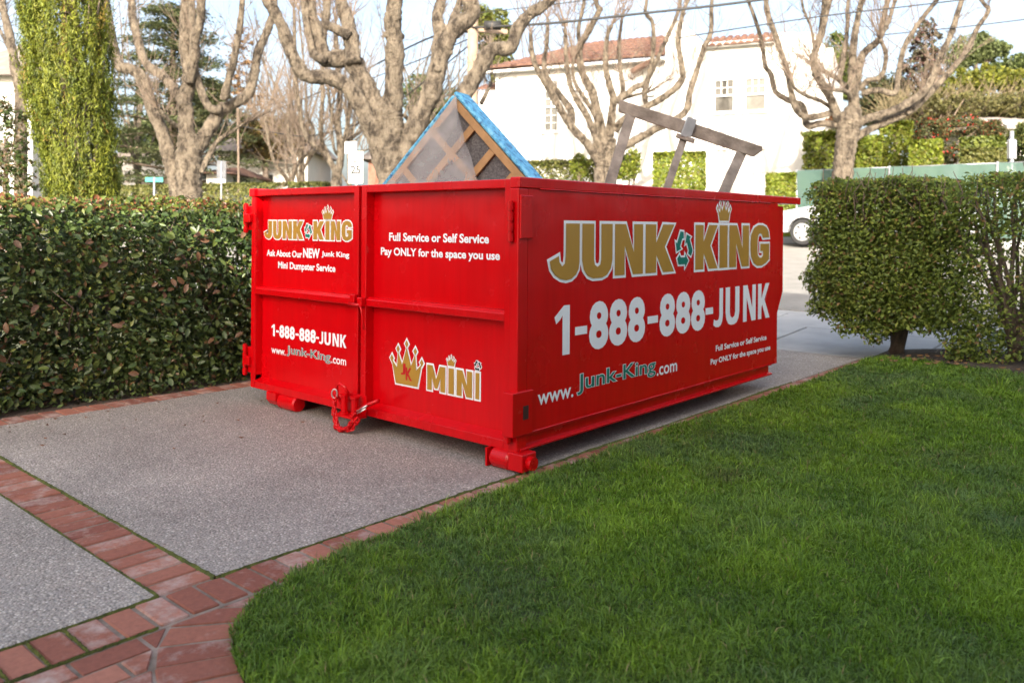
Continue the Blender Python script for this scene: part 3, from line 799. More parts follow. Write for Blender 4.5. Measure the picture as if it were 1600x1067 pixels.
for xx in (-4.36, -3.43):
    MB().prism([(3.24, .098), (6.1, .098), (6.1, .03), (3.52, .03)], lambda a, b, d: Vector((d, a, b)), xx, xx+.08).build('skid_rail', R, dump)
for k in range(12):
    MB().box((-5.1, 3.5+.22*k, .10), (-2.85, 3.54+.22*k, .15)).build('cross_member', R, dump)

# ---- lettering
def offset_poly(P, d):
    n = len(P); P = [Vector(p) for p in P]
    ar = sum(P[i].x*P[(i+1) % n].y - P[(i+1) % n].x*P[i].y for i in range(n))
    s = 1 if ar > 0 else -1; out = []
    for i in range(n):
        a, b, c = P[i-1], P[i], P[(i+1) % n]
        e1 = (b-a).normalized(); e2 = (c-b).normalized()
        n1 = Vector((e1.y, -e1.x))*s; n2 = Vector((e2.y, -e2.x))*s
        k = n1 + n2; L = k.length
        if L < .3: out.append(b + n1*d); continue
        k /= L; c_ = max(k.dot(n1), .55); out.append(b + k*(d/c_))
    return out
LET = {
 'J': [(.53,1),(1,1),(1,.30),(.97,.17),(.88,.07),(.73,.0),(.55,-.02),(.36,.01),(.18,.08),(.05,.19),(0,.33),(.30,.42),(.32,.31),(.41,.23),(.50,.28),(.53,.42)],
 'U': [(0,1),(.38,1),(.38,.33),(.41,.23),(.5,.19),(.59,.23),(.62,.33),(.62,1),(1,1),(1,.32),(.95,.15),(.82,.03),(.65,-.02),(.35,-.02),(.18,.03),(.05,.15),(0,.32)],
 'N': [(0,0),(0,1),(.38,1),(.67,.44),(.67,1),(1,1),(1,0),(.64,0),(.34,.57),(.34,0)],
 'K': [(0,0),(0,1),(.36,1),(.36,.62),(.60,1),(1,1),(.66,.53),(1,0),(.60,0),(.37,.36),(.36,0)],
 'I': [(0,0),(0,1),(1,1),(1,0)],
 'M': [(0,0),(0,1),(.30,1),(.5,.45),(.70,1),(1,1),(1,0),(.74,0),(.74,.55),(.58,.1),(.42,.1),(.26,.55),(.26,0)],
 'G': [(1,.70),(.96,.85),(.84,.96),(.65,1.01),(.4,1.01),(.18,.94),(.04,.78),(0,.6),(0,.4),(.04,.22),(.16,.07),(.36,-.01),(.6,-.01),(.82,.05),(1,.14),(1,.54),(.52,.54),(.52,.36),(.66,.36),(.66,.24),(.58,.19),(.48,.19),(.40,.25),(.37,.36),(.37,.62),(.40,.75),(.5,.81),(.6,.78),(.65,.69)],
}
def sideF(e): return lambda a, b: Vector((XS + e, a, b))
def frontF(e): return lambda a, b: Vector((a, YP - e, b))
def shapes(polys, face, e, mat, name, parent):
    m = MB()
    for p in polys: m.flat([tuple(q) for q in p], face(e))
    o = m.build(name, mat, parent, fix=False); return o
def glyph(ch, x0, x1, z0, z1, ins):
    return [Vector((x0+ins + a*(x1-x0-2*ins), z0+ins + b*(z1-z0-2*ins))) for a, b in LET[ch]]
def crown_polys(cx, z0, w, h):
    pts = [(-.34,0),(.34,0),(.47,.52),(.30,.36),(.27,.72),(.14,.44),(0,.84),(-.14,.44),(-.27,.72),(-.30,.36),(-.47,.52)]
    body = [Vector((cx + a*w, z0 + b*h)) for a, b in pts]
    ds = []
    for a, b in ((-.47,.55),(-.27,.78),(0,.92),(.27,.78),(.47,.55)):
        r = .07*w
        ds.append([Vector((cx+a*w + r*.8*math.cos(t), z0+b*h + r*1.15*math.sin(t))) for t in (0, math.pi/2, math.pi, 1.5*math.pi)])
    return body, ds
def recycle_polys(cx, cz, w, h):
    out = []
    for k in range(3):
        A = 2*math.pi*k/3
        base = [(-.43,-.29),(-.34,-.47),(.08,-.47),(.08,-.58),(.30,-.365),(.08,-.15),(.08,-.26),(-.21,-.26),(-.27,-.17)]
        out.append([Vector((cx + w*.84*(a*math.cos(A)-b*math.sin(A)), cz + h*.84*(a*math.sin(A)+b*math.cos(A)))) for a, b in base])
    return out
def logo(spans, z0, z1, ow, face, parent, rec, crown, gl=1):
    white, gold = [], []
    for ch, a, b in spans:
        g = glyph(ch, a, b, z0, z1, ow); gold.append(g); white.append(offset_poly(g, ow))
    rp = recycle_polys(*rec); cb, cd = crown_polys(*crown)
    white += [offset_poly(p, ow*.75) for p in rp] + [offset_poly(cb, ow*.8)] + [offset_poly(d, ow*.7) for d in cd]
    # each white outline on its own small step so that none lie in one plane
    for i, p in enumerate(white): shapes([p], face, .0012 + .0004*(i % 6), M['white_vinyl'], 'letter_outline', parent)
    for g in gold + [cb] + cd: shapes([g], face, .0040, M['gold_vinyl'], 'letter', parent)
    for p in rp: shapes([p], face, .0041, M['teal_vinyl'], 'recycling_arrow', parent)
logo([('J',3.377,3.672),('U',3.664,3.990),('N',3.982,4.316),('K',4.312,4.686),('K',4.928,5.274),('I',5.268,5.424),('N',5.418,5.764),('G',5.756,6.116)], .948, 1.280, .016, sideF, dump, (4.794, 1.107, .235, .255), (5.352, 1.295, .20, .155))
def front_pt(zx, zy, k=3.33333, u0=360, v0=270): p = PY(u0+zx/k, v0+zy/k, YP); return p.x, p.z
f5 = lambda a, b: front_pt(a, b); f6 = lambda a, b: front_pt(a, b, 3.2, 360, 460)
zt, zb = f5(310, 245)[1], f5(330, 352)[1]
def fx(a): return f5(a, 300)[0]
logo([('J',fx(175),fx(222)),('U',fx(221),fx(272)),('N',fx(271),fx(326)),('K',fx(325),fx(386)),('K',fx(430),fx(494)),('I',fx(493),fx(523)),('N',fx(522),fx(578)),('G',fx(577),fx(639))], zb, zt, .0085, frontF, doorL, (fx(407), (zt+zb)/2-.005, fx(428)-fx(387), .105), (fx(508), zt+.003, .115, .085))

def text_mesh(body, offset=0.0, shear=0.0, space=1.0):
    cu = bpy.data.curves.new('t', 'FONT'); cu.body = body; cu.size = 1; cu.offset = offset; cu.shear = shear; cu.space_character = space
    cu.resolution_u = 4
    o = bpy.data.objects.new('t', cu); C.objects.link(o)
    dg = bpy.context.evaluated_depsgraph_get(); dg.update()
    me = bpy.data.meshes.new_from_object(o.evaluated_get(dg))
    bpy.data.objects.remove(o); bpy.data.curves.remove(cu)
    return me
def text(body, rect, face, e, mat, parent, offset=0.0, outline=None, name='lettering', ref=None, shear=0.0, space=1.0):
    """rect = (a0,a1,b0,b1): where the ink of `ref` (default the body) lands on the face."""
    me = text_mesh(body, offset, shear, space); rm = text_mesh(ref, offset, shear, space) if ref else me
    co = np.array([v.co[:] for v in rm.vertices]); lo = co.min(0); hi = co.max(0)
    cm = np.array([v.co[:] for v in me.vertices])
    if ref: lo[0] = cm[:, 0].min(); hi[0] = cm[:, 0].max()
    sx = (rect[1]-rect[0])/(hi[0]-lo[0]); sy = (rect[3]-rect[2])/(hi[1]-lo[1])
    def place(mesh, e, mat, nm):
        fn = face(e)
        for v in mesh.vertices:
            v.co = fn(rect[0] + (v.co.x-lo[0])*sx, rect[2] + (v.co.y-lo[1])*sy)
        mesh.materials.clear(); mesh.materials.append(mat)
        if ' ' not in body:
            o = bpy.data.objects.new(nm, mesh); link(o, parent); return o
        # one object per word: islands grouped by the gaps between words
        xs_ = np.array([v.co[:] for v in mesh.vertices]); ax = 1 if np.ptp(xs_[:, 0]) < 1e-4 else 0
        bm = bmesh.new(); bm.from_mesh(mesh); bm.verts.ensure_lookup_table(); seen = set(); isl = []
        for v in bm.verts:
            if v.index in seen: continue
            st = [v]; seen.add(v.index); g = []
            while st:
                a = st.pop(); g.append(a.index)
                for e_ in a.link_edges:
                    b = e_.other_vert(a)
                    if b.index not in seen: seen.add(b.index); st.append(b)
            isl.append((min(xs_[g, ax]), max(xs_[g, ax]), g))
        bm.free(); isl.sort(key=lambda t: t[0])
        gaps = [isl[i+1][0] - max(q[1] for q in isl[:i+1]) for i in range(len(isl)-1)]
        nw = len(body.split()); cut = sorted(gaps)[-(nw-1)]
        words = [[]]
        for i, q in enumerate(isl):
            words[-1] += q[2]
            if i < len(gaps) and gaps[i] >= cut: words.append([])
        for wv in words:
            mp = {a: k for k, a in enumerate(wv)}
            fs = [tuple(mp[k] for k in pl.vertices) for pl in mesh.polygons if pl.vertices[0] in mp]
            mw = bpy.data.meshes.new('word'); mw.from_pydata([tuple(xs_[a]) for a in wv], [], fs); mw.materials.append(mat)
            o = bpy.data.objects.new('word', mw); link(o, parent)
        return o
    if outline:
        place(text_mesh(body, offset+outline, shear, space), e-.001, M['white_vinyl'], name+'_outline')
    return place(me, e, mat, name)
W_ = M['white_vinyl']
LET2 = {
 'J': [(.62,1),(1,1),(1,.27),(.93,.12),(.78,.03),(.55,-.01),(.25,0),(0,.06),(.06,.21),(.25,.17),(.45,.17),(.57,.21),(.62,.31)],
 'U': [(0,1),(.31,1),(.31,.34),(.36,.22),(.5,.17),(.64,.22),(.69,.34),(.69,1),(1,1),(1,.32),(.94,.15),(.8,.03),(.62,-.01),(.38,-.01),(.2,.03),(.06,.15),(0,.32)],
 'N': [(0,0),(0,1),(.34,1),(.72,.36),(.72,1),(1,1),(1,0),(.67,0),(.28,.65),(.28,0)],
 'K': [(0,0),(0,1),(.29,1),(.29,.58),(.63,1),(.97,1),(.55,.54),(1,0),(.65,0),(.36,.40),(.29,.32),(.29,0)],
 '1': [(.48,0),(.48,.80),(.34,.72),(.10,.64),(0,.78),(.30,.90),(.56,1),(.92,1),(.92,0)],
 '-': [(0,.36),(0,.53),(1,.53),(1,.36)]}
def phone(a0, a1, z0, z1, face, parent):
    k = (a1-a0)/(6.11-3.44); X_ = lambda y: a0 + (y-3.44)*k
    for ch, s, e in (('1', 3.44, 3.585), ('-', 3.622, 3.733), ('-', 4.359, 4.480), ('-', 5.093, 5.200), ('J', 5.205, 5.345), ('U', 5.385, 5.600), ('N', 5.660, 5.870), ('K', 5.910, 6.115)):
        g = [Vector((X_(s) + a*(X_(e)-X_(s)), z0 + b*(z1-z0))) for a, b in LET2[ch]]
        shapes([g], face, .002, W_, 'digit' if ch == '1' else 'letter', parent)
    for s, e in ((3.748, 4.335), (4.494, 5.090)):
        for q in range(3):
            text('8', (X_(s + (e-s)*q/3 + .004), X_(s + (e-s)*(q+1)/3 - .004), z0-.003, z1+.003), face, .002, W_, parent, .045, name='digit')
phone(3.44, 6.112, .556, .823, sideF, dump)
text('Full Service or Self Service', (5.245, 6.065, .388, .428), sideF, .002, W_, dump, .031, ref='F')
text('Pay ONLY for the space you use', (5.172, 6.135, .304, .342), sideF, .002, W_, dump, .031, ref='P')
text('www.', (3.305, 3.61, .318, .374), sideF, .002, W_, dump, .014, ref='w')
text('Junk-King', (3.645, 4.455, .322, .434), sideF, .003, M['teal_vinyl'], dump, .010, outline=.026, ref='J')
text('.com', (4.472, 4.72, .318, .374), sideF, .002, W_, dump, .014, ref='c')
def frect(l, r, t, b, f=f5):
    return (f(l, (t+b)/2)[0], f(r, (t+b)/2)[0], f(l, b)[1], f(l, t)[1])
text('Ask About Our', frect(190, 374, 400, 433), frontF, .002, W_, doorL, .031, ref='A')
text('NEW', frect(380, 467, 392, 442), frontF, .002, W_, doorL, .040, ref='N')
text('Junk King', frect(476, 620, 408, 443), frontF, .002, W_, doorL, .031, ref='J')
text('Mini Dumpster Service', frect(250, 548, 462, 497), frontF, .002, W_, doorL, .031, ref='M')
text('Full Service or Self Service', frect(828, 1348, 312, 355), frontF, .002, W_, doorR, .031, ref='F')
text('Pay ONLY for the space you use', frect(785, 1405, 388, 428), frontF, .002, W_, doorR, .031, ref='P')
_r = frect(215, 605, 787, 848); phone(*_r, frontF, doorL)
text('www.', frect(215, 288, 912, 938), frontF, .002, W_, doorL, .016, ref='w')
text('Junk-King', frect(296, 522, 899, 952), frontF, .003, M['teal_vinyl'], doorL, .0, outline=.026, ref='J')
text('.com', frect(527, 604, 960, 990), frontF, .002, W_, doorL, .012, ref='c')
# crown with monogram, MINI
def f6r(l, r, t, b): return (f6(l, (t+b)/2)[0], f6(r, (t+b)/2)[0], f6(l, b)[1], f6(l, t)[1])
cxx, ctop, cbot = f6(883, 350)[0], f6(883, 230)[1], f6(883, 462)[1]
cw = f6(970, 350)[0] - f6(797, 350)[0]
cb, cd = crown_polys(cxx, cbot+.012, cw*.92, (ctop-cbot)*.96)
for i, p in enumerate([offset_poly(cb, .011)] + [offset_poly(d, .009) for d in cd]): shapes([p], frontF, .0012+.0004*(i % 6), W_, 'letter_outline', doorR)
for p in [cb] + cd: shapes([p], frontF, .0045, M['gold_vinyl'], 'crown', doorR)
text('J', (cxx-.048, cxx-.006, cbot+.068, cbot+.135), frontF, .0058, M['red_vinyl'], doorR, .03)
text('K', (cxx-.004, cxx+.05, cbot+.04, cbot+.115), frontF, .0058, M['red_vinyl'], doorR, .03)
mz0, mz1 = f6(985, 482)[1], f6(995, 342)[1]
mx = lambda a: f6(a, 430)[0]
mp_ = []
for ch, a, b in (('M', 980, 1082), ('I', 1086, 1126), ('N', 1127, 1217), ('I', 1221, 1254)):
    g = glyph(ch, mx(a), mx(b), mz0, mz1, .010); mp_.append(g)
mc, mcd = crown_polys(mx(1105), mz1+.004, .07, .058)
rr_ = recycle_polys(mx(1238), mz1+.028, .058, .058)
for i, p in enumerate([offset_poly(g, .010) for g in mp_] + [offset_poly(mc, .006)] + [offset_poly(d, .004) for d in mcd] + [offset_poly(d, .004) for d in rr_]): shapes([p], frontF, .0012+.0004*(i % 6), W_, 'letter_outline', doorR)
for p in mp_ + [mc] + mcd: shapes([p], frontF, .0040, M['gold_vinyl'], 'letter', doorR)
for p in rr_: shapes([p], frontF, .0041, M['black'], 'recycling_arrow', doorR)

# ================================================================== LOAD IN THE DUMPSTER
def camdir(x, y, z=0): return Vector((cA*x - sA*y, sA*x + cA*y, z))
bs = thing('box_spring', (-4.1, 4.2, .19), 'torn blue box spring standing on one corner in the dumpster', 'box spring')
apex = PD(711, 152, 5.75)
nrm = camdir(-.53, -.85, .03).normalized()           # underside faces the camera, turned a little left
hz = Vector((0, 0, 1)).cross(nrm).normalized()       # horizontal in the plane, to the right
vt = nrm.cross(hz).normalized()
e1 = (hz*.715 - vt*.70).normalized()                 # along the right edge, downwards
e2 = (-hz*.71 - vt*.70).normalized()                # along the left edge, downwards
L1, L2, TH = 1.02, 1.62, .17
BP = lambda a, b, d: apex + e1*a + e2*b - nrm*d      # a along right edge, b along left edge, d into the depth
def bsbox(a0, a1, b0, b1, d0, d1, name, mat, bevel=0):
    m = MB(); v = [BP(a, b, d) for d in (d0, d1) for b in (b0, b1) for a in (a0, a1)]
    m.add(v, [(0,1,3,2),(4,6,7,5),(0,4,5,1),(1,5,7,3),(3,7,6,2),(2,6,4,0)])
    return m.build(name, mat, bs, bevel=bevel)
# blue sides: four padded strips round the core
def pad(a0, a1, b0, b1):
    m = MB(); n = 14
    return bsbox(a0, a1, b0, b1, .0, TH, 'side_band', M['blue'], .03)
pad(-.035, L1+.035, -.035, .0); pad(-.035, .0, .001, L2); pad(L1, L1+.035, .001, L2); pad(-.035, L1+.035, L2+.001, L2+.03)
bsbox(.001, L1-.001, .001, L2-.001, .030, TH-.01, 'felt_pad', M['dark_felt'])
wd = M['pine_wood']
bsbox(.0, L1, .002, .055, .0, .028, 'frame_rail', wd, .003); bsbox(.0, L1, L2-.055, L2-.002, .0, .028, 'frame_rail', wd, .003)
bsbox(.002, .050, .056, L2-.056, .0, .028, 'frame_rail', wd, .003); bsbox(L1-.05, L1-.002, .056, L2-.056, .0, .028, 'frame_rail', wd, .003)
for a in (.26, .50, .74):
    bsbox(a-.028, a+.028, .056, L2-.056, .006, .027, 'slat', wd, .003)
for b in (.30, .66, 1.05):
    bsbox(.051, L1-.051, b-.026, b+.026, .002, .0058, 'slat', wd)
# sheer dust cover still stapled on the left, hanging loose along the tear
m = MB(); NA, NB = 26, 34
for j in range(NB+1):
    b = -.01 + (L2+.01)*j/NB
    for i in range(NA+1):
        t = i/NA
        amax = .05 + max(b, 0)*2.0
        amax = min(amax, L1-.02)
        a = amax*t + (0.02*math.sin(b*9) if i == NA else 0)
        d = -.006 - .012*max(0, math.sin(a*9+b*7))*t - .028*t**3*(1+math.sin(b*13)) - .010*math.sin(a*23+b*5)*t
        m.v.append(tuple(BP(a, b, min(d, -.004))))
for j in range(NB):
    for i in range(NA):
        q = j*(NA+1)+i; m.f.append((q, q+1, q+NA+2, q+NA+1))
m.build('dust_cover', M['film'], bs, smooth=True)

sh = thing('sawhorse', (-2.9, 5.4, .19), 'weathered grey wooden sawhorse with three legs sticking out of the dumpster', 'sawhorse')
gw = M['grey_wood']
p0, p1 = PD(966, 166, 6.35), PD(1188, 239, 6.05)
d = (p1-p0).normalized()
def plank(p, q, w, h, name, up, parent=sh, bevel=.004): return MB().bar(p, q, w, h, up).build(name, gw, parent, bevel=bevel)
upb = (Vector((0, 0, 1)) - d*d.z).normalized()
bm_ = MB(); L = (p1-p0).length; side = d.cross(upb)
prof = [(0, .0), (.02, .05), (L-.0, .05), (L+.0, .03), (L-.03, -.045), (.03, -.045)]
prof = [(-.0, .02), (.0, .048), (L*.5, .052), (L, .046), (L+.008, .02), (L-.035, -.044), (L*.5, -.046), (.02, -.042)]
bm_.prism(prof, lambda a, b, t: p0 + d*a + upb*b + side*t, -.022, .022); bm_.build('beam', gw, sh, bevel=.005)
def leg(u0, v0, u1, v1, D0, D1, w, h, name='leg'):
    a = PD(u0, v0, D0); b = PD(u1, v1, D1); dd = (b-a).normalized(); k = (.22-a.z)/dd.z if dd.z < -.05 else 1
    return plank(a, a + dd*min(k, 1.9), w, h, name, camdir(0, -1, 0))
leg(987, 176, 955, 280, 6.34, 6.0, .075, .032)
leg(1072, 206, 1043, 292, 6.22, 5.95, .052, .03)
leg(1159, 238, 1132, 298, 6.10, 5.9, .072, .032)
c = PD(1072, 206, 6.19)
br = MB().bar(c - camdir(0, 1, 0)*.05 + upb*.10, c - camdir(0, 1, 0)*.05 - upb*.05, .075, .035, camdir(0, -1, 0)).build('clamp', M['galvanised'], sh, bevel=.004)
MB().bar(c - camdir(0, 1, 0)*.04 - d*.065 - upb*.055, c - camdir(0, 1, 0)*.04 + d*.075 - upb*.055, .05, .035).build('cleat', gw, sh, bevel=.004)

# ================================================================== HEDGES
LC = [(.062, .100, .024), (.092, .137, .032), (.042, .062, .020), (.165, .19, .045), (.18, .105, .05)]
hl = thing('hedge', (-6.5, 3.4, 0), 'clipped dark green broad-leaved hedge along the left of the driveway', 'hedge')
HX0, HX1, HY0, HY1, HZT = -7.15, -5.97, -2.5, 9.0, 1.43
def bump3(x, y, z, s): return np.sin(x*s+1.3)*np.cos(y*s*1.1-.4) + .6*np.sin(z*s*1.7+y*s*.6)
n = 90000
P = np.empty((n, 3)); Nn = np.empty((n, 3))
sel = rng.random(n); P[:, 1] = rng.uniform(HY0, HY1, n)
k = rng.random(n)
front = sel < .72; top = (sel >= .72) & (sel < .92); back = sel >= .92
dep = rng.exponential(.13, n)
zz = rng.uniform(.0, HZT, n)
P[:, 2] = zz; P[:, 0] = HX1 - dep + .035*bump3(zz*0, P[:, 1], zz, 4.0)
Nn[:] = (1, 0, .55)
P[top, 0] = rng.uniform(HX0, HX1, top.sum()); P[top, 2] = HZT - rng.exponential(.06, top.sum()) + .02*bump3(P[top, 0], P[top, 1], P[top, 0]*0, 4); Nn[top] = (.15, 0, 1)
P[back, 0] = HX0 + dep[back]; Nn[back] = (-1, 0, .4)
Nn += rng.normal(0, .62, (n, 3))
foot = (P[:, 2] < .16) & front; P[foot, 0] += .05*rng.random(foot.sum())
siz = rng.uniform(.024, .060, n)
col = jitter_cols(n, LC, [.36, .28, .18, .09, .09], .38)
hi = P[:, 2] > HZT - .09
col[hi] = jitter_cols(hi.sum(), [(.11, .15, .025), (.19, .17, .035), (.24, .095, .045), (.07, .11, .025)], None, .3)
# thin a few windows so that light shows through
hole = np.zeros(n, bool)
for hy, hzz, hr in ((2.55, .62, .10), (2.9, .72, .08), (3.3, .66, .12), (3.5, .55, .10), (1.9, .45, .10), (3.55, 1.0, .10), (2.2, .38, .07)):
    hole |= ((P[:, 1]-hy)**2 + (P[:, 2]-hzz)**2 < hr**2) & (rng.random(n) < .7)
keep = ~hole
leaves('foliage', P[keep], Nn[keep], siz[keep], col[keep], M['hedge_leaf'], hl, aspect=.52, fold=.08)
# older leaves deep inside
n = 26000
P = np.stack([rng.uniform(HX0+.1, HX1-.15, n), rng.uniform(HY0, HY1, n), rng.uniform(.0, HZT-.1, n)], 1)
Nn = np.array([1, 0, .3]) + rng.normal(0, .5, (n, 3))
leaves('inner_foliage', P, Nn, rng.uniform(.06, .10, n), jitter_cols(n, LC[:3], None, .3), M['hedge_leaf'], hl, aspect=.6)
# the big outer leaves nearest the drive, each a leaf of its own
def one_leaf(L, seed):
    m = MB(); n = 5; rs = random.Random(seed); w = L*.27
    for i in range(n+1):
        t = i/n; ww = w*math.sin(math.pi*min(1, t*.92+.06))**.8; zc = -.10*L*t*t
        m.v += [(-ww, L*(t-.5), zc+.10*L*ww/w), (0, L*(t-.5), zc), (ww, L*(t-.5), zc+.10*L*ww/w)]
    for i in range(n):
        a = i*3; m.f += [(a, a+1, a+4, a+3), (a+1, a+2, a+5, a+4)]
    c = ((.06, .10, .024), (.04, .072, .018), (.055, .09, .028), (.10, .135, .03), (.16, .085, .045), (.038, .062, .016), (.085, .12, .028))[seed % 7]
    me = m.mesh('leaf', LEAFM[seed % 6] if False else None, True)
    a = me.color_attributes.new('Col', 'FLOAT_COLOR', 'POINT')
    a.data.foreach_set('color', np.tile(np.array([*c, 1], np.float32), len(me.vertices)))
    me.materials.append(M['hedge_leaf']); return me
LV = [one_leaf(.050 + .007*(s % 4), s) for s in range(12)]
for k in range(290):
    yy = random.uniform(1.25, 3.75); zq = random.uniform(.06, 1.38)
    o = bpy.data.objects.new('leaf', random.choice(LV)); link(o, hl)
    o.location = Vector((HX1 + .03 + random.uniform(-.03, .03) + .035*float(bump3(0, np.float64(yy), np.float64(zq), 4.0)), yy, zq)); 
    nv = Vector((1, random.gauss(-.3, .5), random.gauss(.7, .5))).normalized()
    q = nv.to_track_quat('Z', 'Y'); q2 = Matrix.Rotation(random.uniform(0, 6.28), 4, 'Z').to_quaternion()
    o.rotation_mode = 'QUATERNION'; o.rotation_quaternion = q @ q2
m = MB()
for k in range(340):
    yy = random.uniform(HY0, HY1); x0 = random.uniform(HX0+.3, HX1-.12); z0 = random.uniform(0, .8)
    p = Vector((x0, yy, z0)); P_ = [p]
    for j in range(4):
        p = p + Vector((random.uniform(-.04, .09), random.uniform(-.13, .13), random.uniform(.05, .18))); P_.append(p.copy())
    m.tube(P_, [.007, .006, .005, .004, .002], 5)
for yy in np.arange(HY0+.2, HY1, .45):
    x0 = -6.5 + random.uniform(-.1, .1); m.tube([(x0, yy, -.02), (x0+.05, yy+.05, .3), (x0+random.uniform(-.1, .1), yy+random.uniform(-.1, .1), .9)], [.03, .022, .012], 7)
o = m.build('branches', M['twig'], hl, smooth=True); o['kind'] = 'stuff'

# right hedge: two shrubs of small leaves, one full, one half bare
SC = [(.155, .215, .034), (.215, .275, .044), (.095, .135, .026), (.30, .33, .065), (.28, .18, .07)]
def shrub(name, label, x0, x1, yc, hw, z0f, z1, n, dens, stems, sz=(.028, .056), grp='shrubs of the clipped hedge beyond the lawn'):
    t = thing(name, ((x0+x1)/2, yc, .05), label, 'hedge', grp)
    X = rng.uniform(x0, x1, n*2); Y = yc + hw*rng.uniform(-1, 1, n*2); Z = rng.uniform(0.02, z1+.06, n*2)
    ex = np.minimum(X-x0, 9)            # distance in from the free end
    zb = z0f(X)
    shell = np.minimum.reduce([np.abs(Y-(yc-hw)), z1-Z, np.maximum(ex, 0), np.abs(yc+hw-Y)+.08])
    rough = .05*fbm(X*1.0, Z*1.0, 3.0, 5) + .035*fbm(X, Z, 9.0, 8)
    corner = (np.clip(.32-(X-x0), 0, 1)/.32)**2 + (np.clip(Z-(z1-.30), 0, 1)/.30)**2
    keep = (corner < 1.0 + rough*4) & (Z < z1 + rough) & (X > x0 - rough*1.6 + .05) & (Z > zb + .08*fbm(X, X*0, 7.0, 9)) & (rng.random(n*2) < (np.exp(-shell/.13)*.9+.10)) & (rng.random(n*2) < dens(X, Z))
    X, Y, Z = X[keep], Y[keep], Z[keep]; k = len(X)
    Y = Y + .07*fbm(X, Z, 4.0, 15) + 0 + rng.normal(0, .02, k); X = X + .02*np.sin(Z*14) + rng.normal(0, .012, k); Z = Z + rng.normal(0, .012, k)
    Nn = np.stack([np.where(X < x0+.15, -.8, 0), np.full(k, -.75), np.full(k, .6)], 1) + rng.normal(0, .7, (k, 3))
    leaves('foliage', np.stack([X, Y, Z], 1), Nn, rng.uniform(*sz, k), jitter_cols(k, SC, [.36, .26, .22, .10, .06], .35), M['leaf'], t, aspect=.55)
    m = MB()
    for (sx, sy, rad, h) in stems:
        for q in range(14):
            p = Vector((sx + random.uniform(-.05, .05), sy + random.uniform(-.05, .05), .06)); P_ = [p.copy()]
            tx = random.uniform(-.62, .62); ty = random.uniform(-.8, .5)*hw
            for j in range(1, 7):
                f = j/6; P_.append(Vector((sx + tx*f**1.3 + random.uniform(-.04, .04), sy + ty*f + random.uniform(-.03, .03), .06 + (h-.08)*f)))
            m.tube(P_, [rad*.5*(1-.8*j/6)+.003 for j in range(7)], 6)
        m.tube([(sx, sy, 0), (sx+.01, sy, .25), (sx-.02, sy+.02, .55)], [rad*1.25, rad, rad*.8], 9, knob=.12)
    for q in range(70):
        xx = random.uniform(x0+.15, x1); p = Vector((xx, yc-hw+random.uniform(.03, .2), z1-random.uniform(.25, .6)))
        m.tube([p, p+Vector((random.uniform(-.05, .05), random.uniform(-.06, .02), .18)), p+Vector((random.uniform(-.1, .1), random.uniform(-.06, .02), .36))], [.006, .005, .003], 5)
    o = m.build('stems', M['twig'], t, smooth=True); o['kind'] = 'stuff'
    return t
shrub('shrub', 'full green box-cut shrub with bare trunk foot at the hedge end by the drive', -3.24, -1.98, 8.45, .48, lambda X: np.interp(X, [-3.3, -3.1, -2.85, -2.6, -2.3, -1.98], [.62, .42, .26, .20, .30, .34]), 1.72, 75000,
      lambda X, Z: np.ones_like(X), [(-2.46, 8.4, .055, 1.6)])
shrub('shrub', 'thin half-bare shrub of the clipped hedge with dry twigs and gaps', -1.99, 2.2, 8.35, .48, lambda X: np.full_like(X, .12), 1.72, 150000,
      lambda X, Z: np.where(Z > 1.2, .95, np.where(X < -1.6, .8, np.where(X < -1.1, .34, .30))) * (.4 + 1.2*np.clip(.5+fbm(X, Z, 2.2, 77), 0, 1)) , [(-1.45, 8.3, .05, 1.6), (-.8, 8.3, .045, 1.6), (-.1, 8.3, .05, 1.6), (.8, 8.3, .05, 1.6)])
# fallen leaves on the bed
m = MB()
for k in range(120):
    x = random.uniform(-2.4, .6); y = random.uniform(7.6, 8.2); a = random.uniform(0, 6.28); r = random.uniform(.015, .04)
    z = mound(x, y) + .025
    m.add([(x+r*math.cos(a), y+r*math.sin(a), z+.01), (x-r*.5*math.sin(a), y+r*.5*math.cos(a), z), (x-r*math.cos(a), y-r*math.sin(a), z+.012), (x+r*.5*math.sin(a), y-r*.5*math.cos(a), z)], [(0,1,2,3)])
o = m.build('leaf_litter', simple('dry_leaf', (.22, .12, .05), .8, noise=.3), None); tag(o, 'dry brown leaves scattered on the soil under the hedge', 'leaf litter', kind='stuff')

m = MB()
for k in range(46):
    x = -5.62 + random.random()**2*1.3; y = random.uniform(.4, 3.4); a = random.uniform(0, 6.28); r = random.uniform(.008, .022); z = .006
    m.add([(x+r*math.cos(a), y+r*math.sin(a), z+.006), (x-r*.5*math.sin(a), y+r*.5*math.cos(a), z), (x-r*math.cos(a), y-r*math.sin(a), z+.008), (x+r*.5*math.sin(a), y-r*.5*math.cos(a), z)], [(0,1,2,3)])
o = m.build('leaf_litter', simple('brown_leaf', (.16, .075, .04), .8, noise=.35), None); tag(o, 'small dry leaves lying on the drive along the left hedge', 'leaf litter', kind='stuff')

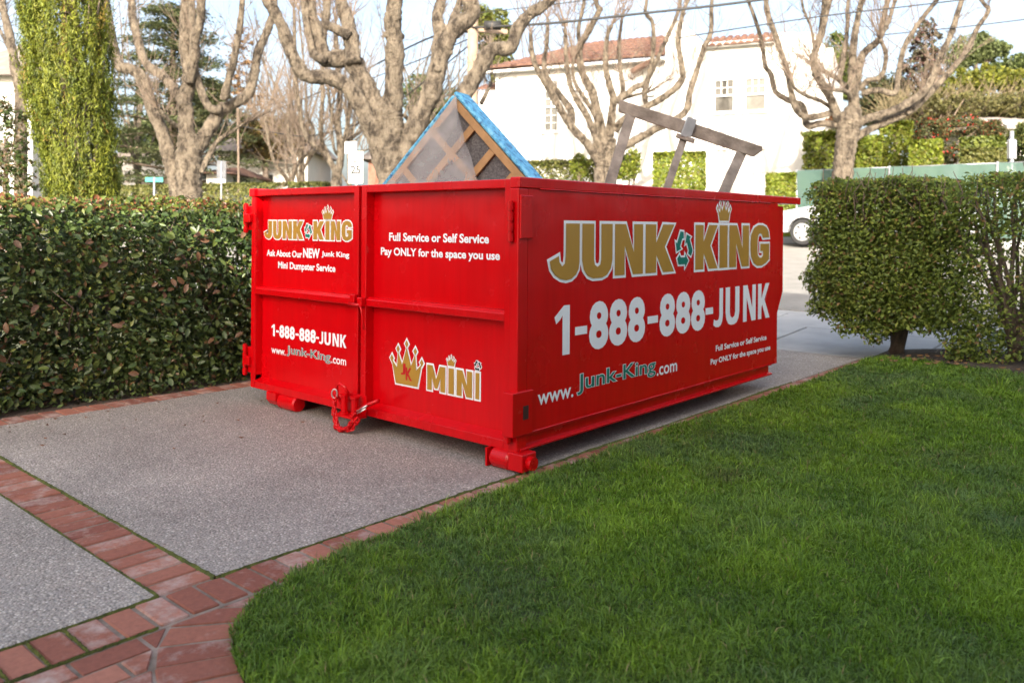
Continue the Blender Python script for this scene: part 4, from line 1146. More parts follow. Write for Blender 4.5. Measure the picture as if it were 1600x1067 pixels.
# ================================================================== STREET TREES (pollarded planes)
def smooth_pts(P, W, n=4):
    """Catmull-Rom through points; returns denser points and widths."""
    out, ww = [], []
    for i in range(len(P)-1):
        a, b, c, d_ = P[max(i-1, 0)], P[i], P[i+1], P[min(i+2, len(P)-1)]
        for k in range(n):
            t = k/n
            out.append(.5*((2*b) + (c-a)*t + (2*a-5*b+4*c-d_)*t*t + (3*b-a-3*c+d_)*t**3)); ww.append(W[i] + (W[i+1]-W[i])*t)
    out.append(P[-1]); ww.append(W[-1]); return out, ww
def twigs(m, p, d, n, L, r, spread=.5, sub=2):
    for k in range(n):
        v = (d + Vector((random.gauss(0, spread), random.gauss(0, spread), random.gauss(.35, spread*.6)))).normalized()
        q = p.copy(); P_ = [q.copy()]; l = L*random.uniform(.5, 1.2)
        for j in range(4):
            v = (v + Vector((random.gauss(0, .16), random.gauss(0, .16), .10))).normalized(); q = q + v*l/4; P_.append(q.copy())
        m.tube(P_, [r, r*.8, r*.6, r*.45, r*.25], 4, cap=False)
        for s in range(sub):
            b = P_[random.randint(1, 3)]; w = (v + Vector((random.gauss(0, .6), random.gauss(0, .6), random.gauss(.2, .4)))).normalized()
            m.tube([b, b+w*l*.2, b+(w+Vector((0, 0, .2)))*l*.42], [r*.5, r*.4, r*.2], 4, cap=False)
def plane_tree(label, D, org, k, trunk, limbs, zbase, extra=None, grp='pollarded plane trees along the street', tw=3):
    """limbs: (points in photograph space, width0, width1); depth wanders per limb."""
    def at(zx, zy, D): return PD(org[0]+zx/k, org[1]+zy/k, D)
    px = D/F/k
    b = at(trunk[0][0], trunk[0][1], D)
    t = thing('plane_tree', (b.x, b.y, zbase), label, 'tree', grp)
    P = [Vector((b.x, b.y, zbase-.1))] + [at(a, c, D) for a, c in trunk]
    P, W = smooth_pts(P, [TW0(trunk, extra)] + list(extra), 9)
    m = MB(); m.tube(P, [w*px/2*(1+.06*math.sin(i*2.1)) for i, w in enumerate(W)], 20, knob=.06)
    m.build('trunk', M['bark'], t, smooth=True)
    tm = MB()
    for i, (pts_, w0, w1) in enumerate(limbs):
        dz = random.choice((-1, 1))*random.uniform(.25, .9)*D*.045
        Q = [at(a, c, D + dz*(j/(len(pts_)-1))**.8) for j, (a, c) in enumerate(pts_)]
        if pts_[-1][1] < 60:                          # runs out of the picture: carry on upwards
            d_ = (Q[-1]-Q[-2]).normalized(); Q.append(Q[-1] + (d_ + Vector((random.gauss(0, .15), random.gauss(0, .15), .4))).normalized()*random.uniform(.8, 1.5)*D/15)
        n_ = len(Q); W = [w0 + (w1-w0)*j/(n_-1) for j in range(n_)]
        Q, W = smooth_pts(Q, W, 9)
        lm = MB(); lm.tube(Q, [max(w*px/2*(.94 + .045*math.sin(j*.55+i) + random.uniform(-.045, .06)), .004) for j, w in enumerate(W)], 12, knob=.08)
        # knuckles of old cuts
        for s in range(max(1, len(Q)//7)):
            j = random.randint(2, len(Q)-2); rr = W[j]*px/2*.9
            dn = Vector((random.gauss(0, 1), random.gauss(0, 1), random.gauss(0, .6))).normalized()
            lm.tube([Q[j], Q[j]+dn*rr*.85, Q[j]+dn*rr*1.25], [rr*.6, rr*.5, rr*.3], 8, knob=.1)
        lm.build('limb', M['bark'], t, smooth=True)
        d_ = (Q[-1]-Q[-2]).normalized()
        twigs(tm, Q[-1], d_, tw*3, 1.7*D/20, .014*D/20, .45, 3)
        for s in range(tw*4):
            j = random.randint(len(Q)//3, len(Q)-1); twigs(tm, Q[j], Vector((random.gauss(0, .6), random.gauss(0, .6), .6)), 1, 1.2*D/20, .010*D/20, .45, 4)
    o = tm.build('twigs', M['twig'], t, fix=False); o['kind'] = 'stuff'
    return t
def TW0(trunk, ws): return ws[0]*1.12
K3 = 3.3333
plane_tree('forked plane tree with a bent left limb behind the long hedge', 19.0, (0, 0), K3,
  [(985, 1060), (982, 930), (985, 800), (985, 700)],
  [([(930, 1060), (900, 900), (855, 720), (790, 560), (745, 420), (690, 365), (620, 345), (590, 250), (565, 120), (545, 0)], 78, 48),
   ([(975, 830), (970, 640), (965, 520), (985, 420), (965, 250), (962, 120), (965, 10)], 95, 42),
   ([(985, 430), (1015, 300), (1020, 200), (1045, 100), (1050, 0)], 52, 42),
   ([(960, 560), (930, 500), (850, 400), (760, 330), (715, 200), (690, 90), (685, 0)], 60, 36),
   ([(1000, 830), (1060, 720), (1110, 640), (1150, 575), (1200, 550), (1290, 490), (1325, 380), (1345, 270), (1400, 140), (1430, 0)], 82, 34),
   ([(1150, 575), (1090, 560), (1050, 480), (1010, 330), (1005, 200), (1000, 0)], 46, 34),
   ([(1165, 520), (1190, 420), (1225, 280), (1250, 130), (1262, 0)], 46, 26),
   ([(920, 660), (870, 620), (820, 560)], 32, 16),
   ([(1040, 900), (1085, 820), (1130, 740), (1200, 690), (1280, 640)], 40, 12)], .4, extra=[135, 130, 128, 110])
plane_tree('largest plane tree with thick pale limbs behind the dumpster doors', 14.5, (380, 0), K3,
  [(775, 1010), (770, 850), (765, 700), (760, 600), (775, 520)],
  [([(745, 900), (690, 720), (640, 610), (560, 470), (450, 405), (330, 395), (260, 300), (205, 150), (150, 40), (120, 0)], 110, 46),
   ([(720, 640), (660, 490), (610, 400), (560, 310), (480, 310), (420, 300), (390, 200), (350, 90), (345, 0)], 120, 70),
   ([(575, 330), (565, 220), (545, 120), (510, 0)], 88, 66),
   ([(430, 315), (370, 290), (345, 200), (325, 90), (315, 0)], 46, 38),
   ([(555, 190), (480, 150), (430, 120), (435, 0)], 56, 40),
   ([(775, 600), (785, 430), (790, 250), (780, 110), (790, 0)], 110, 82),
   ([(820, 900), (870, 740), (930, 590), (985, 470), (1030, 290), (1090, 170), (1195, 70), (1180, 0)], 120, 78),
   ([(1010, 330), (1020, 170), (1010, 80), (1030, 0)], 74, 52),
   ([(1060, 230), (1090, 110), (1130, 0)], 50, 36),
   ([(930, 900), (1060, 620), (1150, 490), (1210, 400), (1290, 265), (1390, 250), (1430, 150), (1500, 70), (1585, 15)], 105, 52),
   ([(1240, 540), (1275, 470), (1290, 440)], 26, 14), ([(840, 600), (880, 640), (930, 620)], 26, 16)], .15, extra=[150, 145, 142, 145, 120], tw=2)
plane_tree('slender many-stemmed plane tree before the white house', 25.0, (760, 0), K3,
  [(618, 935), (620, 850), (622, 780), (630, 720)],
  [([(600, 860), (520, 745), (440, 655), (340, 490), (260, 350), (235, 250), (230, 170)], 52, 20),
   ([(440, 640), (440, 580), (400, 520), (330, 430), (300, 355), (315, 220), (320, 100)], 46, 20),
   ([(600, 800), (560, 690), (520, 600), (450, 480), (420, 350), (410, 150)], 44, 20),
   ([(615, 740), (580, 600), (550, 480), (500, 380), (485, 255), (545, 140), (590, 50), (570, 0)], 52, 24),
   ([(490, 260), (480, 150), (510, 0)], 24, 14),
   ([(640, 720), (655, 580), (660, 510), (640, 440), (620, 330), (630, 190), (655, 130)], 48, 20),
   ([(665, 540), (710, 480), (700, 380), (690, 250), (705, 105)], 30, 18),
   ([(680, 530), (770, 460), (830, 430), (880, 330), (940, 200), (1000, 60), (1010, 0)], 34, 16),
   ([(670, 680), (720, 620), (830, 560), (950, 490), (1015, 420), (1020, 360), (1000, 220), (1020, 80), (1050, 0)], 44, 18),
   ([(660, 800), (760, 740), (870, 680), (1030, 590), (1060, 480), (1090, 390), (1130, 260), (1170, 160), (1175, 0)], 48, 20),
   ([(835, 560), (825, 480), (850, 380), (870, 250), (865, 120), (830, 70), (835, 0)], 30, 16),
   ([(690, 520), (760, 500), (840, 480)], 24, 12), ([(560, 800), (570, 620), (460, 430), (455, 300)], 30, 14)], 1.0, extra=[118, 110, 105, 90])
plane_tree('wide plane tree with twisted low limbs above the green fence', 20.6, (1140, 0), 3.335,
  [(590, 925), (600, 800), (615, 700), (625, 640), (650, 560)],
  [([(570, 650), (480, 645), (405, 655), (392, 590), (370, 545), (320, 530), (240, 480), (215, 390), (185, 340), (160, 190), (95, 0)], 40, 20),
   ([(560, 580), (440, 610), (370, 600), (330, 520), (305, 390), (250, 220), (205, 90), (190, 0)], 36, 28),
   ([(535, 570), (480, 530), (400, 500), (340, 460), (325, 420)], 24, 14),
   ([(585, 660), (550, 580), (520, 500), (460, 400), (440, 300), (480, 170), (520, 0)], 52, 30),
   ([(470, 210), (480, 100), (490, 0)], 24, 18), ([(445, 290), (425, 150), (375, 0)], 16, 11),
   ([(650, 580), (640, 440), (640, 340), (650, 200), (690, 0)], 60, 20),
   ([(630, 480), (560, 410), (480, 370)], 32, 22),
   ([(640, 540), (610, 480), (530, 470)], 30, 18),
   ([(650, 480), (670, 370), (700, 280), (780, 205), (800, 110), (825, 0)], 50, 24),
   ([(785, 195), (830, 110), (865, 0)], 26, 20),
   ([(680, 470), (720, 420), (790, 400), (815, 290), (785, 205)], 32, 20),
   ([(690, 490), (770, 470), (860, 485), (880, 380), (910, 250), (980, 130), (1070, 15), (1080, 0)], 34, 20),
   ([(640, 660), (720, 620), (850, 580), (1000, 490), (1060, 400), (1100, 290), (1150, 190), (1210, 0)], 50, 24),
   ([(650, 720), (760, 660), (920, 590), (1020, 510), (1150, 370), (1240, 260), (1290, 150), (1350, 55), (1310, 0)], 46, 16),
   ([(570, 420), (600, 260), (615, 130), (620, 0)], 28, 18), ([(930, 590), (960, 560), (1040, 480)], 30, 20)], .9, extra=[100, 105, 112, 130, 70])
Kz = 6.27
plane_tree('small pale bare tree far up the street, left of the speed sign', 30.0, (400, 140), Kz,
  [(345, 960), (345, 900), (350, 850)],
  [([(335, 930), (270, 830), (190, 730), (140, 580), (110, 400), (90, 240)], 44, 22), ([(355, 880), (380, 760), (375, 640), (320, 480), (315, 300), (330, 140)], 46, 22),
   ([(335, 850), (295, 740), (290, 600), (285, 480)], 30, 18), ([(375, 780), (430, 720), (520, 610), (560, 580)], 30, 14), ([(150, 600), (190, 520), (170, 440)], 22, 14),
   ([(375, 650), (410, 590), (440, 480), (420, 420)], 24, 12)], 1.3, extra=[60, 56, 50], grp='small bare trees up the street')
plane_tree('tangled bare tree just left of the speed limit sign', 26.0, (400, 140), Kz,
  [(790, 930), (790, 860), (790, 800)],
  [([(790, 860), (830, 680), (820, 500), (800, 300), (820, 100), (810, -80)], 78, 46), ([(775, 800), (690, 620), (640, 480), (640, 260), (655, 60), (650, -120)], 58, 34),
   ([(760, 760), (640, 600), (520, 500), (450, 330), (420, 120), (390, -120)], 60, 34), ([(830, 620), (870, 480), (905, 300), (920, 80), (930, -100)], 56, 28),
   ([(880, 520), (960, 460), (1030, 400), (1040, 250), (1050, 60)], 42, 22), ([(560, 540), (560, 380), (500, 250), (490, 60), (480, -120)], 36, 20),
   ([(700, 640), (600, 600), (480, 640), (400, 720)], 46, 16), ([(850, 520), (760, 300), (720, 120), (700, -100)], 40, 22), ([(800, 640), (760, 560), (740, 300), (770, 60)], 34, 18),
   ([(960, 600), (1060, 600), (1150, 560)], 26, 12)], 1.2, extra=[110, 100, 95], grp='small bare trees up the street')
plane_tree('bare trunk rising at the left edge behind the cypress', 17.0, (0, 0), K3,
  [(110, 620), (100, 450), (75, 330)],
  [([(85, 400), (60, 230), (30, 100), (10, 0)], 48, 34), ([(70, 300), (20, 200), (-40, 80)], 24, 14)], .4, extra=[60, 52, 48])

# ================================================================== FOLIAGE MASSES
def ell_points(ells, n, shell=.5):
    """n points through ellipsoids (centre Vector, rx, ry, rz)."""
    w = np.array([e[1]*e[2]*e[3] for e in ells])**.67; w /= w.sum()
    k = rng.choice(len(ells), n, p=w); d = rng.normal(size=(n, 3)); d /= np.linalg.norm(d, axis=1, keepdims=True)
    r = 1 - shell*rng.random(n)**1.6
    c = np.array([e[0][:] for e in ells])[k]; rad = np.array([e[1:4] for e in ells])[k]
    return c + d*rad*r[:, None], d
def px_ell(u, v, ru, rv, D, deep=1.0):
    c = PD(u, v, D); s = D/F; return (c, ru*s, ru*s*deep, rv*s)
def clumps(ells, per, lo, hi):
    """small clump ellipsoids riding on the big ones give an uneven outline"""
    out = []
    for e in ells:
        for k in range(per):
            d = Vector((random.gauss(0, 1), random.gauss(0, 1), random.gauss(0, 1))).normalized()
            r = random.uniform(.55, 1.0); f = random.uniform(lo, hi)*min(e[1], e[3])
            out.append((e[0] + Vector((d.x*e[1], d.y*e[2], d.z*e[3]))*r, f, f, f*random.uniform(.6, .9)))
    return out
def tree(name, label, ells, n, size, cols, base, trunk_r=.12, cat='tree', grp=None, per=10, lo=.22, hi=.42, w=None, aspect=.55, droop=None, shell=.9, tz=None):
    t = thing(name, (base[0], base[1], base[2]), label, cat, grp)
    n = int(n*1.9); size = size*.72
    cl = clumps(ells, per*4, lo*.55, hi*.75); k = int(n*.68)
    P1, d1 = ell_points(cl, k, shell); P2, d2 = ell_points([(e[0], e[1]*.95, e[2]*.95, e[3]*.95) for e in ells], n-k, .75)
    P = np.concatenate([P1, P2]); dn = np.concatenate([d1, d2])
    Nn = dn*.35 + np.array([0, 0, .5]) + rng.normal(0, .7, (n, 3))
    leaves('crown', P, Nn, rng.uniform(size*.6, size*1.3, n), jitter_cols(n, cols, w, .35), M['leaf'], t, aspect=aspect, droop=droop)
    m = MB(); c = ells[0][0]; top = Vector((c.x, c.y, (tz if tz else c.z)))
    b = Vector(base)
    m.tube([b - Vector((0, 0, .1)), b.lerp(top, .35) + Vector((.05, 0, 0)), b.lerp(top, .7), top], [trunk_r*1.2, trunk_r, trunk_r*.8, trunk_r*.4], 9, knob=.08)
    for k in range(10):
        e = random.choice(cl)[0]; s = b.lerp(top, random.uniform(.4, .95)); m.tube([s, s.lerp(e, .5)+Vector((0, 0, .1)), e], [trunk_r*.35, trunk_r*.22, trunk_r*.06], 5)
    m.build('trunk', M['twig'], t, smooth=True)
    return t
def gz(p, dz=0): return (p.x, p.y, ground_z(p.x, p.y)+dz)

# cypress: upright sprays on a column
cb_ = PD(128, 352, 11.0); ct = thing('cypress', (cb_.x, cb_.y, 0), 'tall bright yellow-green columnar cypress behind the long hedge', 'tree')
ns_, pl_ = 2600, 58
sz_ = rng.uniform(.15, 7.1, ns_); sa_ = rng.uniform(0, 2*math.pi, ns_)
sr_ = np.interp(sz_, [0, .8, 1.75, 2.95, 4.25, 6.2, 7.5], [.36, .42, .46, .575, .53, .36, .05])*rng.uniform(.74, 1.03, ns_)
sl_ = rng.uniform(.28, .62, ns_); so_ = rng.uniform(.05, .32, ns_); sw_ = rng.normal(0, .18, ns_)
tint = jitter_cols(ns_, [(.15, .178, .020), (.21, .228, .026), (.085, .115, .015), (.26, .18, .04)], [.46, .30, .20, .04], .2)
k = np.repeat(np.arange(ns_), pl_); n = len(k); t_ = rng.random(n)
rad_ = sr_[k]*.86 + so_[k]*sl_[k]*t_; an_ = sa_[k] + sw_[k]*t_/np.maximum(sr_[k], .1)*.5; zq = sz_[k] + sl_[k]*t_ - .1
lean = np.interp(zq, [0, 1.75, 2.95, 4.25, 7.4], [.03, 0, -.17, -.26, -.30])
P = np.stack([cb_.x + np.cos(an_)*rad_ + cA*lean, cb_.y + np.sin(an_)*rad_ + sA*lean, zq], 1) + rng.normal(0, 1, (n, 3))*(.045*(1.1-t_))[:, None]
Nn = np.stack([np.cos(an_), np.sin(an_), np.full(n, .2)], 1) + rng.normal(0, .6, (n, 3))
up_ = np.stack([np.cos(an_)*.35, np.sin(an_)*.35, np.ones(n)], 1)
leaves('foliage', P, Nn, rng.uniform(.035, .085, n), tint[k]*rng.uniform(.7, 1.3, (n, 1)), M['leaf'], ct, dj=.40, aspect=.20, fold=.03, droop=up_)
m = MB(); m.tube([(cb_.x, cb_.y, -.1), (cb_.x-.12, cb_.y-.1, 3), (cb_.x-.2, cb_.y-.2, 6.9)], [.16, .12, .02], 8)
for k in range(60):
    z = random.uniform(.3, 5.5); a = random.uniform(0, 6.28); r0 = .28
    m.tube([(cb_.x, cb_.y, z), (cb_.x+math.cos(a)*r0*.7, cb_.y+math.sin(a)*r0*.7, z+.35), (cb_.x+math.cos(a)*r0, cb_.y+math.sin(a)*r0, z+.8)], [.025, .018, .006], 5)
m.build('trunk', M['twig'], ct, smooth=True)

# broad-leaved shrub and pale wall at the far left
b = PD(15, 352, 13.0)
tree('bush', 'loose leafy bush at the left edge beside the cypress', [px_ell(8, 215, 38, 75, 13), px_ell(-40, 250, 50, 70, 13.2), px_ell(25, 275, 30, 40, 12.8)], 2600, .09, [(.05, .08, .02), (.08, .11, .03), (.12, .08, .03)], gz(b), .05, 'bush')
# cedar: flat drooping tiers
cb2 = PD(268, 352, 40); ced = thing('cedar', gz(cb2), 'grey-green cedar with flat tiers behind the forked plane tree', 'tree')
m = MB(); topz = PD(268, 15, 40).z; gz0 = ground_z(cb2.x, cb2.y)
m.tube([(cb2.x, cb2.y, gz0-.1), (cb2.x, cb2.y, topz*.5), (cb2.x, cb2.y, topz)], [.4, .28, .05], 9)
Pl = []; Nl = []
for k in range(60):
    f = (k+.5)/60; z = gz0 + .6 + (topz-gz0-.6)*f; a = k*2.4; R_ = (1-f)**.6*4.6*random.uniform(.65, 1.1) + .5
    e = Vector((cb2.x+math.cos(a)*R_, cb2.y+math.sin(a)*R_, z - .05*R_)); m.tube([(cb2.x, cb2.y, z-.2), e.lerp(Vector((cb2.x, cb2.y, z+.35)), .5), e], [.09*(1-f)+.02, .05*(1-f)+.015, .01], 5)
    for j in range(420):
        t = random.random()**.6; q = Vector((cb2.x, cb2.y, z)).lerp(e, t) + Vector((random.gauss(0, .42), random.gauss(0, .42), random.gauss(.06, .10)+.2*math.sin(t*3.1)))
        Pl.append(q[:]); Nl.append((random.gauss(0, .4), random.gauss(0, .4), 1))
m.build('trunk', M['twig'], ced, smooth=True)
Pl = np.array(Pl); leaves('foliage', Pl, np.array(Nl), rng.uniform(.12, .30, len(Pl)), jitter_cols(len(Pl), [(.11, .13, .055), (.15, .165, .07), (.08, .10, .045)], None, .3), M['leaf'], ced, aspect=.35)

AUT = [(.19, .13, .045), (.14, .10, .04), (.12, .12, .04)]
YG = [(.13, .15, .025), (.17, .18, .03), (.09, .115, .02)]
GR = [(.09, .12, .035), (.12, .15, .045), (.065, .09, .03)]
def bt(name, label, blobs, D, n, size, cols, cat='tree', grp='trees standing far behind the street', **kw):
    e = [px_ell(u, v, ru, rv, D + random.uniform(-1, 1)) for u, v, ru, rv in blobs]
    b = PD(blobs[0][0], 340, D)
    return tree(name, label, e, n, size, cols, gz(b), kw.pop('trunk_r', .18), cat, grp, **kw)
bt('autumn_tree', 'yellowing tree right of the cedar, above the grey roof', [(415, 215, 48, 38), (455, 205, 30, 30)], 46, 5000, .30, AUT)
bt('autumn_tree', 'small tree holding brown dead leaves behind the forked plane tree', [(372, 105, 22, 50), (392, 150, 18, 34), (380, 60, 14, 20)], 34, 900, .17, [(.24, .14, .06), (.17, .10, .05)], per=6, trunk_r=.05)
bt('eucalyptus', 'loose yellow-green eucalyptus left of the white house', [(770, 55, 30, 45), (785, 110, 22, 35), (745, 30, 26, 28)], 44, 4200, .28, YG)
bt('leafy_tree', 'narrow dark green tree behind the right end of the white house', [(1305, 95, 24, 48), (1325, 120, 20, 40), (1300, 140, 22, 30)], 40, 5200, .22, [(.09, .12, .03), (.13, .155, .035)])
bt('dark_conifer', 'thin dark purple-leaved tree right of the twisted plane tree', [(1446, 70, 24, 30), (1440, 110, 34, 30), (1450, 45, 14, 16)], 42, 1800, .24, [(.13, .07, .06), (.10, .08, .045), (.08, .09, .045)], per=8)
bt('umbrella_pine', 'round-topped green pine against the sky at the right', [(1525, 75, 34, 24), (1500, 90, 30, 22), (1550, 80, 26, 18)], 60, 5200, .35, [(.13, .16, .06), (.17, .20, .075), (.10, .125, .05)], hi=.5)
bt('leafy_tree', 'small flat green tree at the right edge under the pine', [(1568, 108, 26, 12), (1590, 98, 26, 14)], 56, 2200, .3, GR)
bt('leafy_tree', 'yellow-green rounded trees above the dry brush at the right', [(1500, 132, 60, 22), (1545, 125, 50, 20), (1600, 130, 40, 22)], 46, 8000, .26, [(.16, .17, .02), (.20, .20, .03), (.11, .13, .02)])
bt('leafy_tree', 'dark green tree filling the gap behind the fence', [(1400, 150, 50, 40), (1370, 165, 36, 40)], 44, 5000, .26, [(.085, .085, .035), (.12, .10, .05), (.06, .075, .03)])
bt('leafy_tree', 'muted green tree low beside the cypress foot', [(225, 225, 40, 50), (205, 270, 30, 40)], 48, 5000, .3, GR)
bt('leafy_tree', 'muted olive tree mass right of the forked plane trunk', [(345, 200, 44, 44), (390, 245, 40, 30), (330, 150, 30, 30)], 55, 6500, .34, [(.11, .115, .05), (.14, .14, .065), (.08, .09, .04)])
bt('leafy_tree', 'pale green tree behind the limbs of the largest plane tree', [(700, 190, 36, 50), (660, 150, 34, 40)], 54, 4000, .32, GR)
bt('leafy_tree', 'olive shrubbery mixed into the dry brush at the right', [(1440, 165, 40, 22), (1520, 165, 50, 22), (1590, 165, 40, 24)], 36.5, 5000, .2, [(.13, .125, .045), (.17, .155, .055), (.10, .10, .035)])
# dry brush thicket
def brush(label, u0, u1, v0, v1, D, n):
    b = PD((u0+u1)/2, 345, D); t = thing('dry_brush', gz(b), label, 'brush'); m = MB()
    for k in range(n):
        u = random.uniform(u0, u1); a = PD(u, v1, D+random.uniform(-1.5, 1.5)); dv = Vector((random.gauss(0, .5), random.gauss(0, .5), 1)).normalized()
        P_ = [a]; q = a.copy(); L = (v1-v0)*D/F*random.uniform(.5, 1.1)
        for j in range(4): dv = (dv + Vector((random.gauss(0, .25), random.gauss(0, .25), -.10))).normalized(); q = q+dv*L/4; P_.append(q.copy())
        m.tube(P_, [.03, .025, .02, .014, .006], 4, cap=False)
    for k in range(30):
        u = random.uniform(u0, u1); a = PD(u, v1, D); m.tube([(a.x, a.y, ground_z(a.x, a.y)-.1), a], [.06, .03], 5)
    o = m.build('twigs', simple('dry_twig', (.17, .135, .075), .9, noise=.3, nscale=2), t, fix=False); o['kind'] = 'stuff'
    return t
brush('bare tan brush thicket behind the garden hedges at the right', 1385, 1640, 118, 196, 38, 900)
# twig haze of the bare trees further up the street
def bare_tree(label, u, v0, v1, D, spread, n):
    b = PD(u, 345, D); t = thing('bare_tree', gz(b), label, 'tree', 'bare winter trees in the far background'); m = MB()
    top = PD(u, v0, D); g = Vector(gz(b)); tr = top - g
    m.tube([g-Vector((0, 0, .1)), g+tr*.25+Vector((.1, 0, 0)), g+tr*.5], [.2, .15, .1], 8)
    for k in range(n):
        s = g + tr*random.uniform(.15, .55); e = top + Vector((random.gauss(0, spread), random.gauss(0, spread), random.gauss(-.6, 1.2)))
        mid = s.lerp(e, .5) + Vector((random.gauss(0, .3), random.gauss(0, .3), -.2)); m.tube([s, mid, e], [.065, .045, .02], 5)
        twigs(m, e, (e-mid).normalized(), 4, 1.6, .014, .5, 3); twigs(m, mid, (e-s).normalized(), 2, 1.4, .014, .5, 2)
    o = m.build('branches', M['bark'], t, fix=False)
for u, v0, D, sp, lab in ((470, 40, 42, 2.0, 'hazy bare tree between the forked and the largest plane trees'), (215, 10, 44, 2.2, 'hazy bare tree right beside the cypress top'),
                       (630, 40, 40, 2.2, 'hazy bare tree seen through the largest plane tree'), (860, 20, 46, 2.2, 'hazy bare tree above the left end of the tile roof'),
                       (545, 60, 50, 2.2, 'hazy bare tree above the speed limit sign'), (405, 60, 52, 2.0, 'hazy bare tree above the yellowing tree'), (700, 90, 38, 1.6, 'hazy bare tree right of the thick middle limb')):
    bare_tree(lab, u, v0, 300, D, sp, 14)
# green plants low in the left background
def box_hedge(label, c0, c1, depth, z0, z1, cols, n, size=.12, cat='hedge', grp='clipped garden hedges across the street', name='garden_hedge', rot=None, rough=.05):
    """clipped block between ground points c0 and c1 (Vectors), leaves on all faces"""
    a, b = Vector((c0.x, c0.y, 0)), Vector((c1.x, c1.y, 0)); d = (b-a); L = d.length; d.normalize(); s = Vector((-d.y, d.x, 0))
    t = thing(name, ((a.x+b.x)/2, (a.y+b.y)/2, z0), label, cat, grp)
    sel = rng.random(n); l = rng.uniform(0, L, n); w = rng.uniform(0, depth, n); z = rng.uniform(z0, z1, n)
    nn = np.zeros((n, 3)); 
    fr = sel < .45; tp = (sel >= .45) & (sel < .72); e0 = (sel >= .72) & (sel < .82); e1_ = (sel >= .82) & (sel < .92); bk = sel >= .92
    q = rng.exponential(rough, n); und = rough*.9*np.sin(l*5+z*4)
    w[fr] = q[fr] + und[fr]; z[tp] = z1 - q[tp]*.7 + und[tp]*.4; l[e0] = q[e0]; l[e1_] = L - q[e1_]; w[bk] = depth - q[bk]
    for msk, v in ((fr, -s), (tp, Vector((0, 0, 1))), (e0, -d), (e1_, d), (bk, s)): nn[msk] = v[:]
    P = np.array(a[:]) + np.outer(l, np.array(d[:])) + np.outer(w, np.array(s[:])); P[:, 2] = z
    nn += rng.normal(0, .55, (n, 3)); nn[:, 2] += .2
    leaves('foliage', P, nn, rng.uniform(size*.6, size*1.3, n), jitter_cols(n, cols, None, .28), M['leaf'], t, aspect=.6)
    m = MB(); 
    for k in range(max(2, int(L/.8))):
        p = a + d*(L*(k+.5)/max(2, int(L/.8))) + s*depth*.5; m.tube([(p.x, p.y, z0-.4), (p.x, p.y, z0+(z1-z0)*.7)], [.04, .02], 6)
    m.build('stems', M['twig'], t, smooth=True)
    return t
LIME = [(.15, .19, .018), (.20, .235, .025), (.11, .15, .015), (.17, .17, .03)]
OLV = [(.12, .125, .03), (.16, .155, .045), (.09, .105, .025)]
def zat(u, v, D): return PD(u, v, D).z
box_hedge('low clipped hedge across the street behind the forked plane tree', PD(185, 340, 33), PD(500, 340, 29), 1.0, 1.2, zat(300, 287, 31), OLV, 12000)
box_hedge('tall lime green hedge block before the white house, behind the sawhorse', PD(1020, 340, 24.8), PD(1100, 340, 24.4), 1.0, 1.0, zat(1060, 238, 24.6), LIME, 7000)
box_hedge('small lime green hedge block between dumpster end and green fence', PD(1198, 340, 22.6), PD(1243, 340, 22.4), .9, 1.0, zat(1220, 271, 22.5), LIME, 4500)
box_hedge('olive mounded shrub row under the left wing of the white house', PD(790, 340, 28.2), PD(930, 340, 27.2), 1.0, 1.1, zat(860, 251, 27.7), OLV, 7000, rough=.12)
bt('plant', 'loose yellow-green plant at the foot of the slender plane tree', [(905, 262, 16, 22)], 25.5, 700, .12, LIME, 'plant', 'plants before the white house', trunk_r=.03, per=14)
bt('plant', 'yellow-green sapling right of the slender plane tree', [(990, 255, 13, 26), (975, 268, 14, 14)], 25.2, 800, .13, LIME, 'plant', 'plants before the white house', trunk_r=.03, per=14)
bt('bush', 'dark narrow bush against the house wall behind the first sawhorse leg', [(1008-25, 258, 12, 22)], 26.5, 900, .12, GR, 'bush', 'plants before the white house', trunk_r=.03)
# garden behind the fence
box_hedge('large rounded lime hedge left of the twisted plane trunk', PD(1252, 340, 25.0), PD(1335, 340, 24.0), 1.4, 1.2, zat(1290, 205, 24.5), OLV[:1]+LIME, 9000, rough=.16)
box_hedge('tall square lime hedge tower right of the twisted plane trunk', PD(1374, 340, 24.6), PD(1424, 340, 24.2), 1.3, 1.2, zat(1400, 190, 24.4), LIME, 6000)
box_hedge('lime hedge with a dark gap below, behind the plane trunk', PD(1330, 340, 24.2), PD(1376, 340, 23.9), 1.2, 1.9, zat(1350, 212, 24), LIME, 5000, rough=.1)
box_hedge('square lime hedge block in the middle above the green fence', PD(1420, 340, 23.2), PD(1470, 340, 22.8), 1.2, 1.2, zat(1440, 219, 23), LIME, 5500)
box_hedge('stepped green hedge at the right above the fence', PD(1498, 340, 23.0), PD(1566, 340, 22.4), 1.2, 1.2, zat(1530, 214, 22.7), [(.10, .13, .025), (.14, .165, .03)], 6500, rough=.1)
box_hedge('olive front hedge row at the right above the fence', PD(1502, 340, 21.9), PD(1572, 340, 21.4), .7, 1.2, zat(1530, 232, 21.6), OLV, 5500)
bt('flowering_shrub', 'dark shrub dotted with red flowers behind the square hedges', [(1450, 205, 34, 24), (1500, 200, 40, 22), (1545, 208, 28, 22), (1400, 195, 24, 14), (1480, 240, 18, 22)], 25.5, 9000, .11, [(.085, .10, .035), (.13, .10, .04), (.07, .08, .03), (.55, .04, .03)], 'shrub', None, w=[.38, .32, .24, .06], trunk_r=.05)
bt('bush', 'dark bush under the small roof at the right edge', [(1590, 235, 24, 34), (1610, 215, 26, 30)], 24.5, 3500, .12, GR+OLV, 'bush', None, trunk_r=.05)
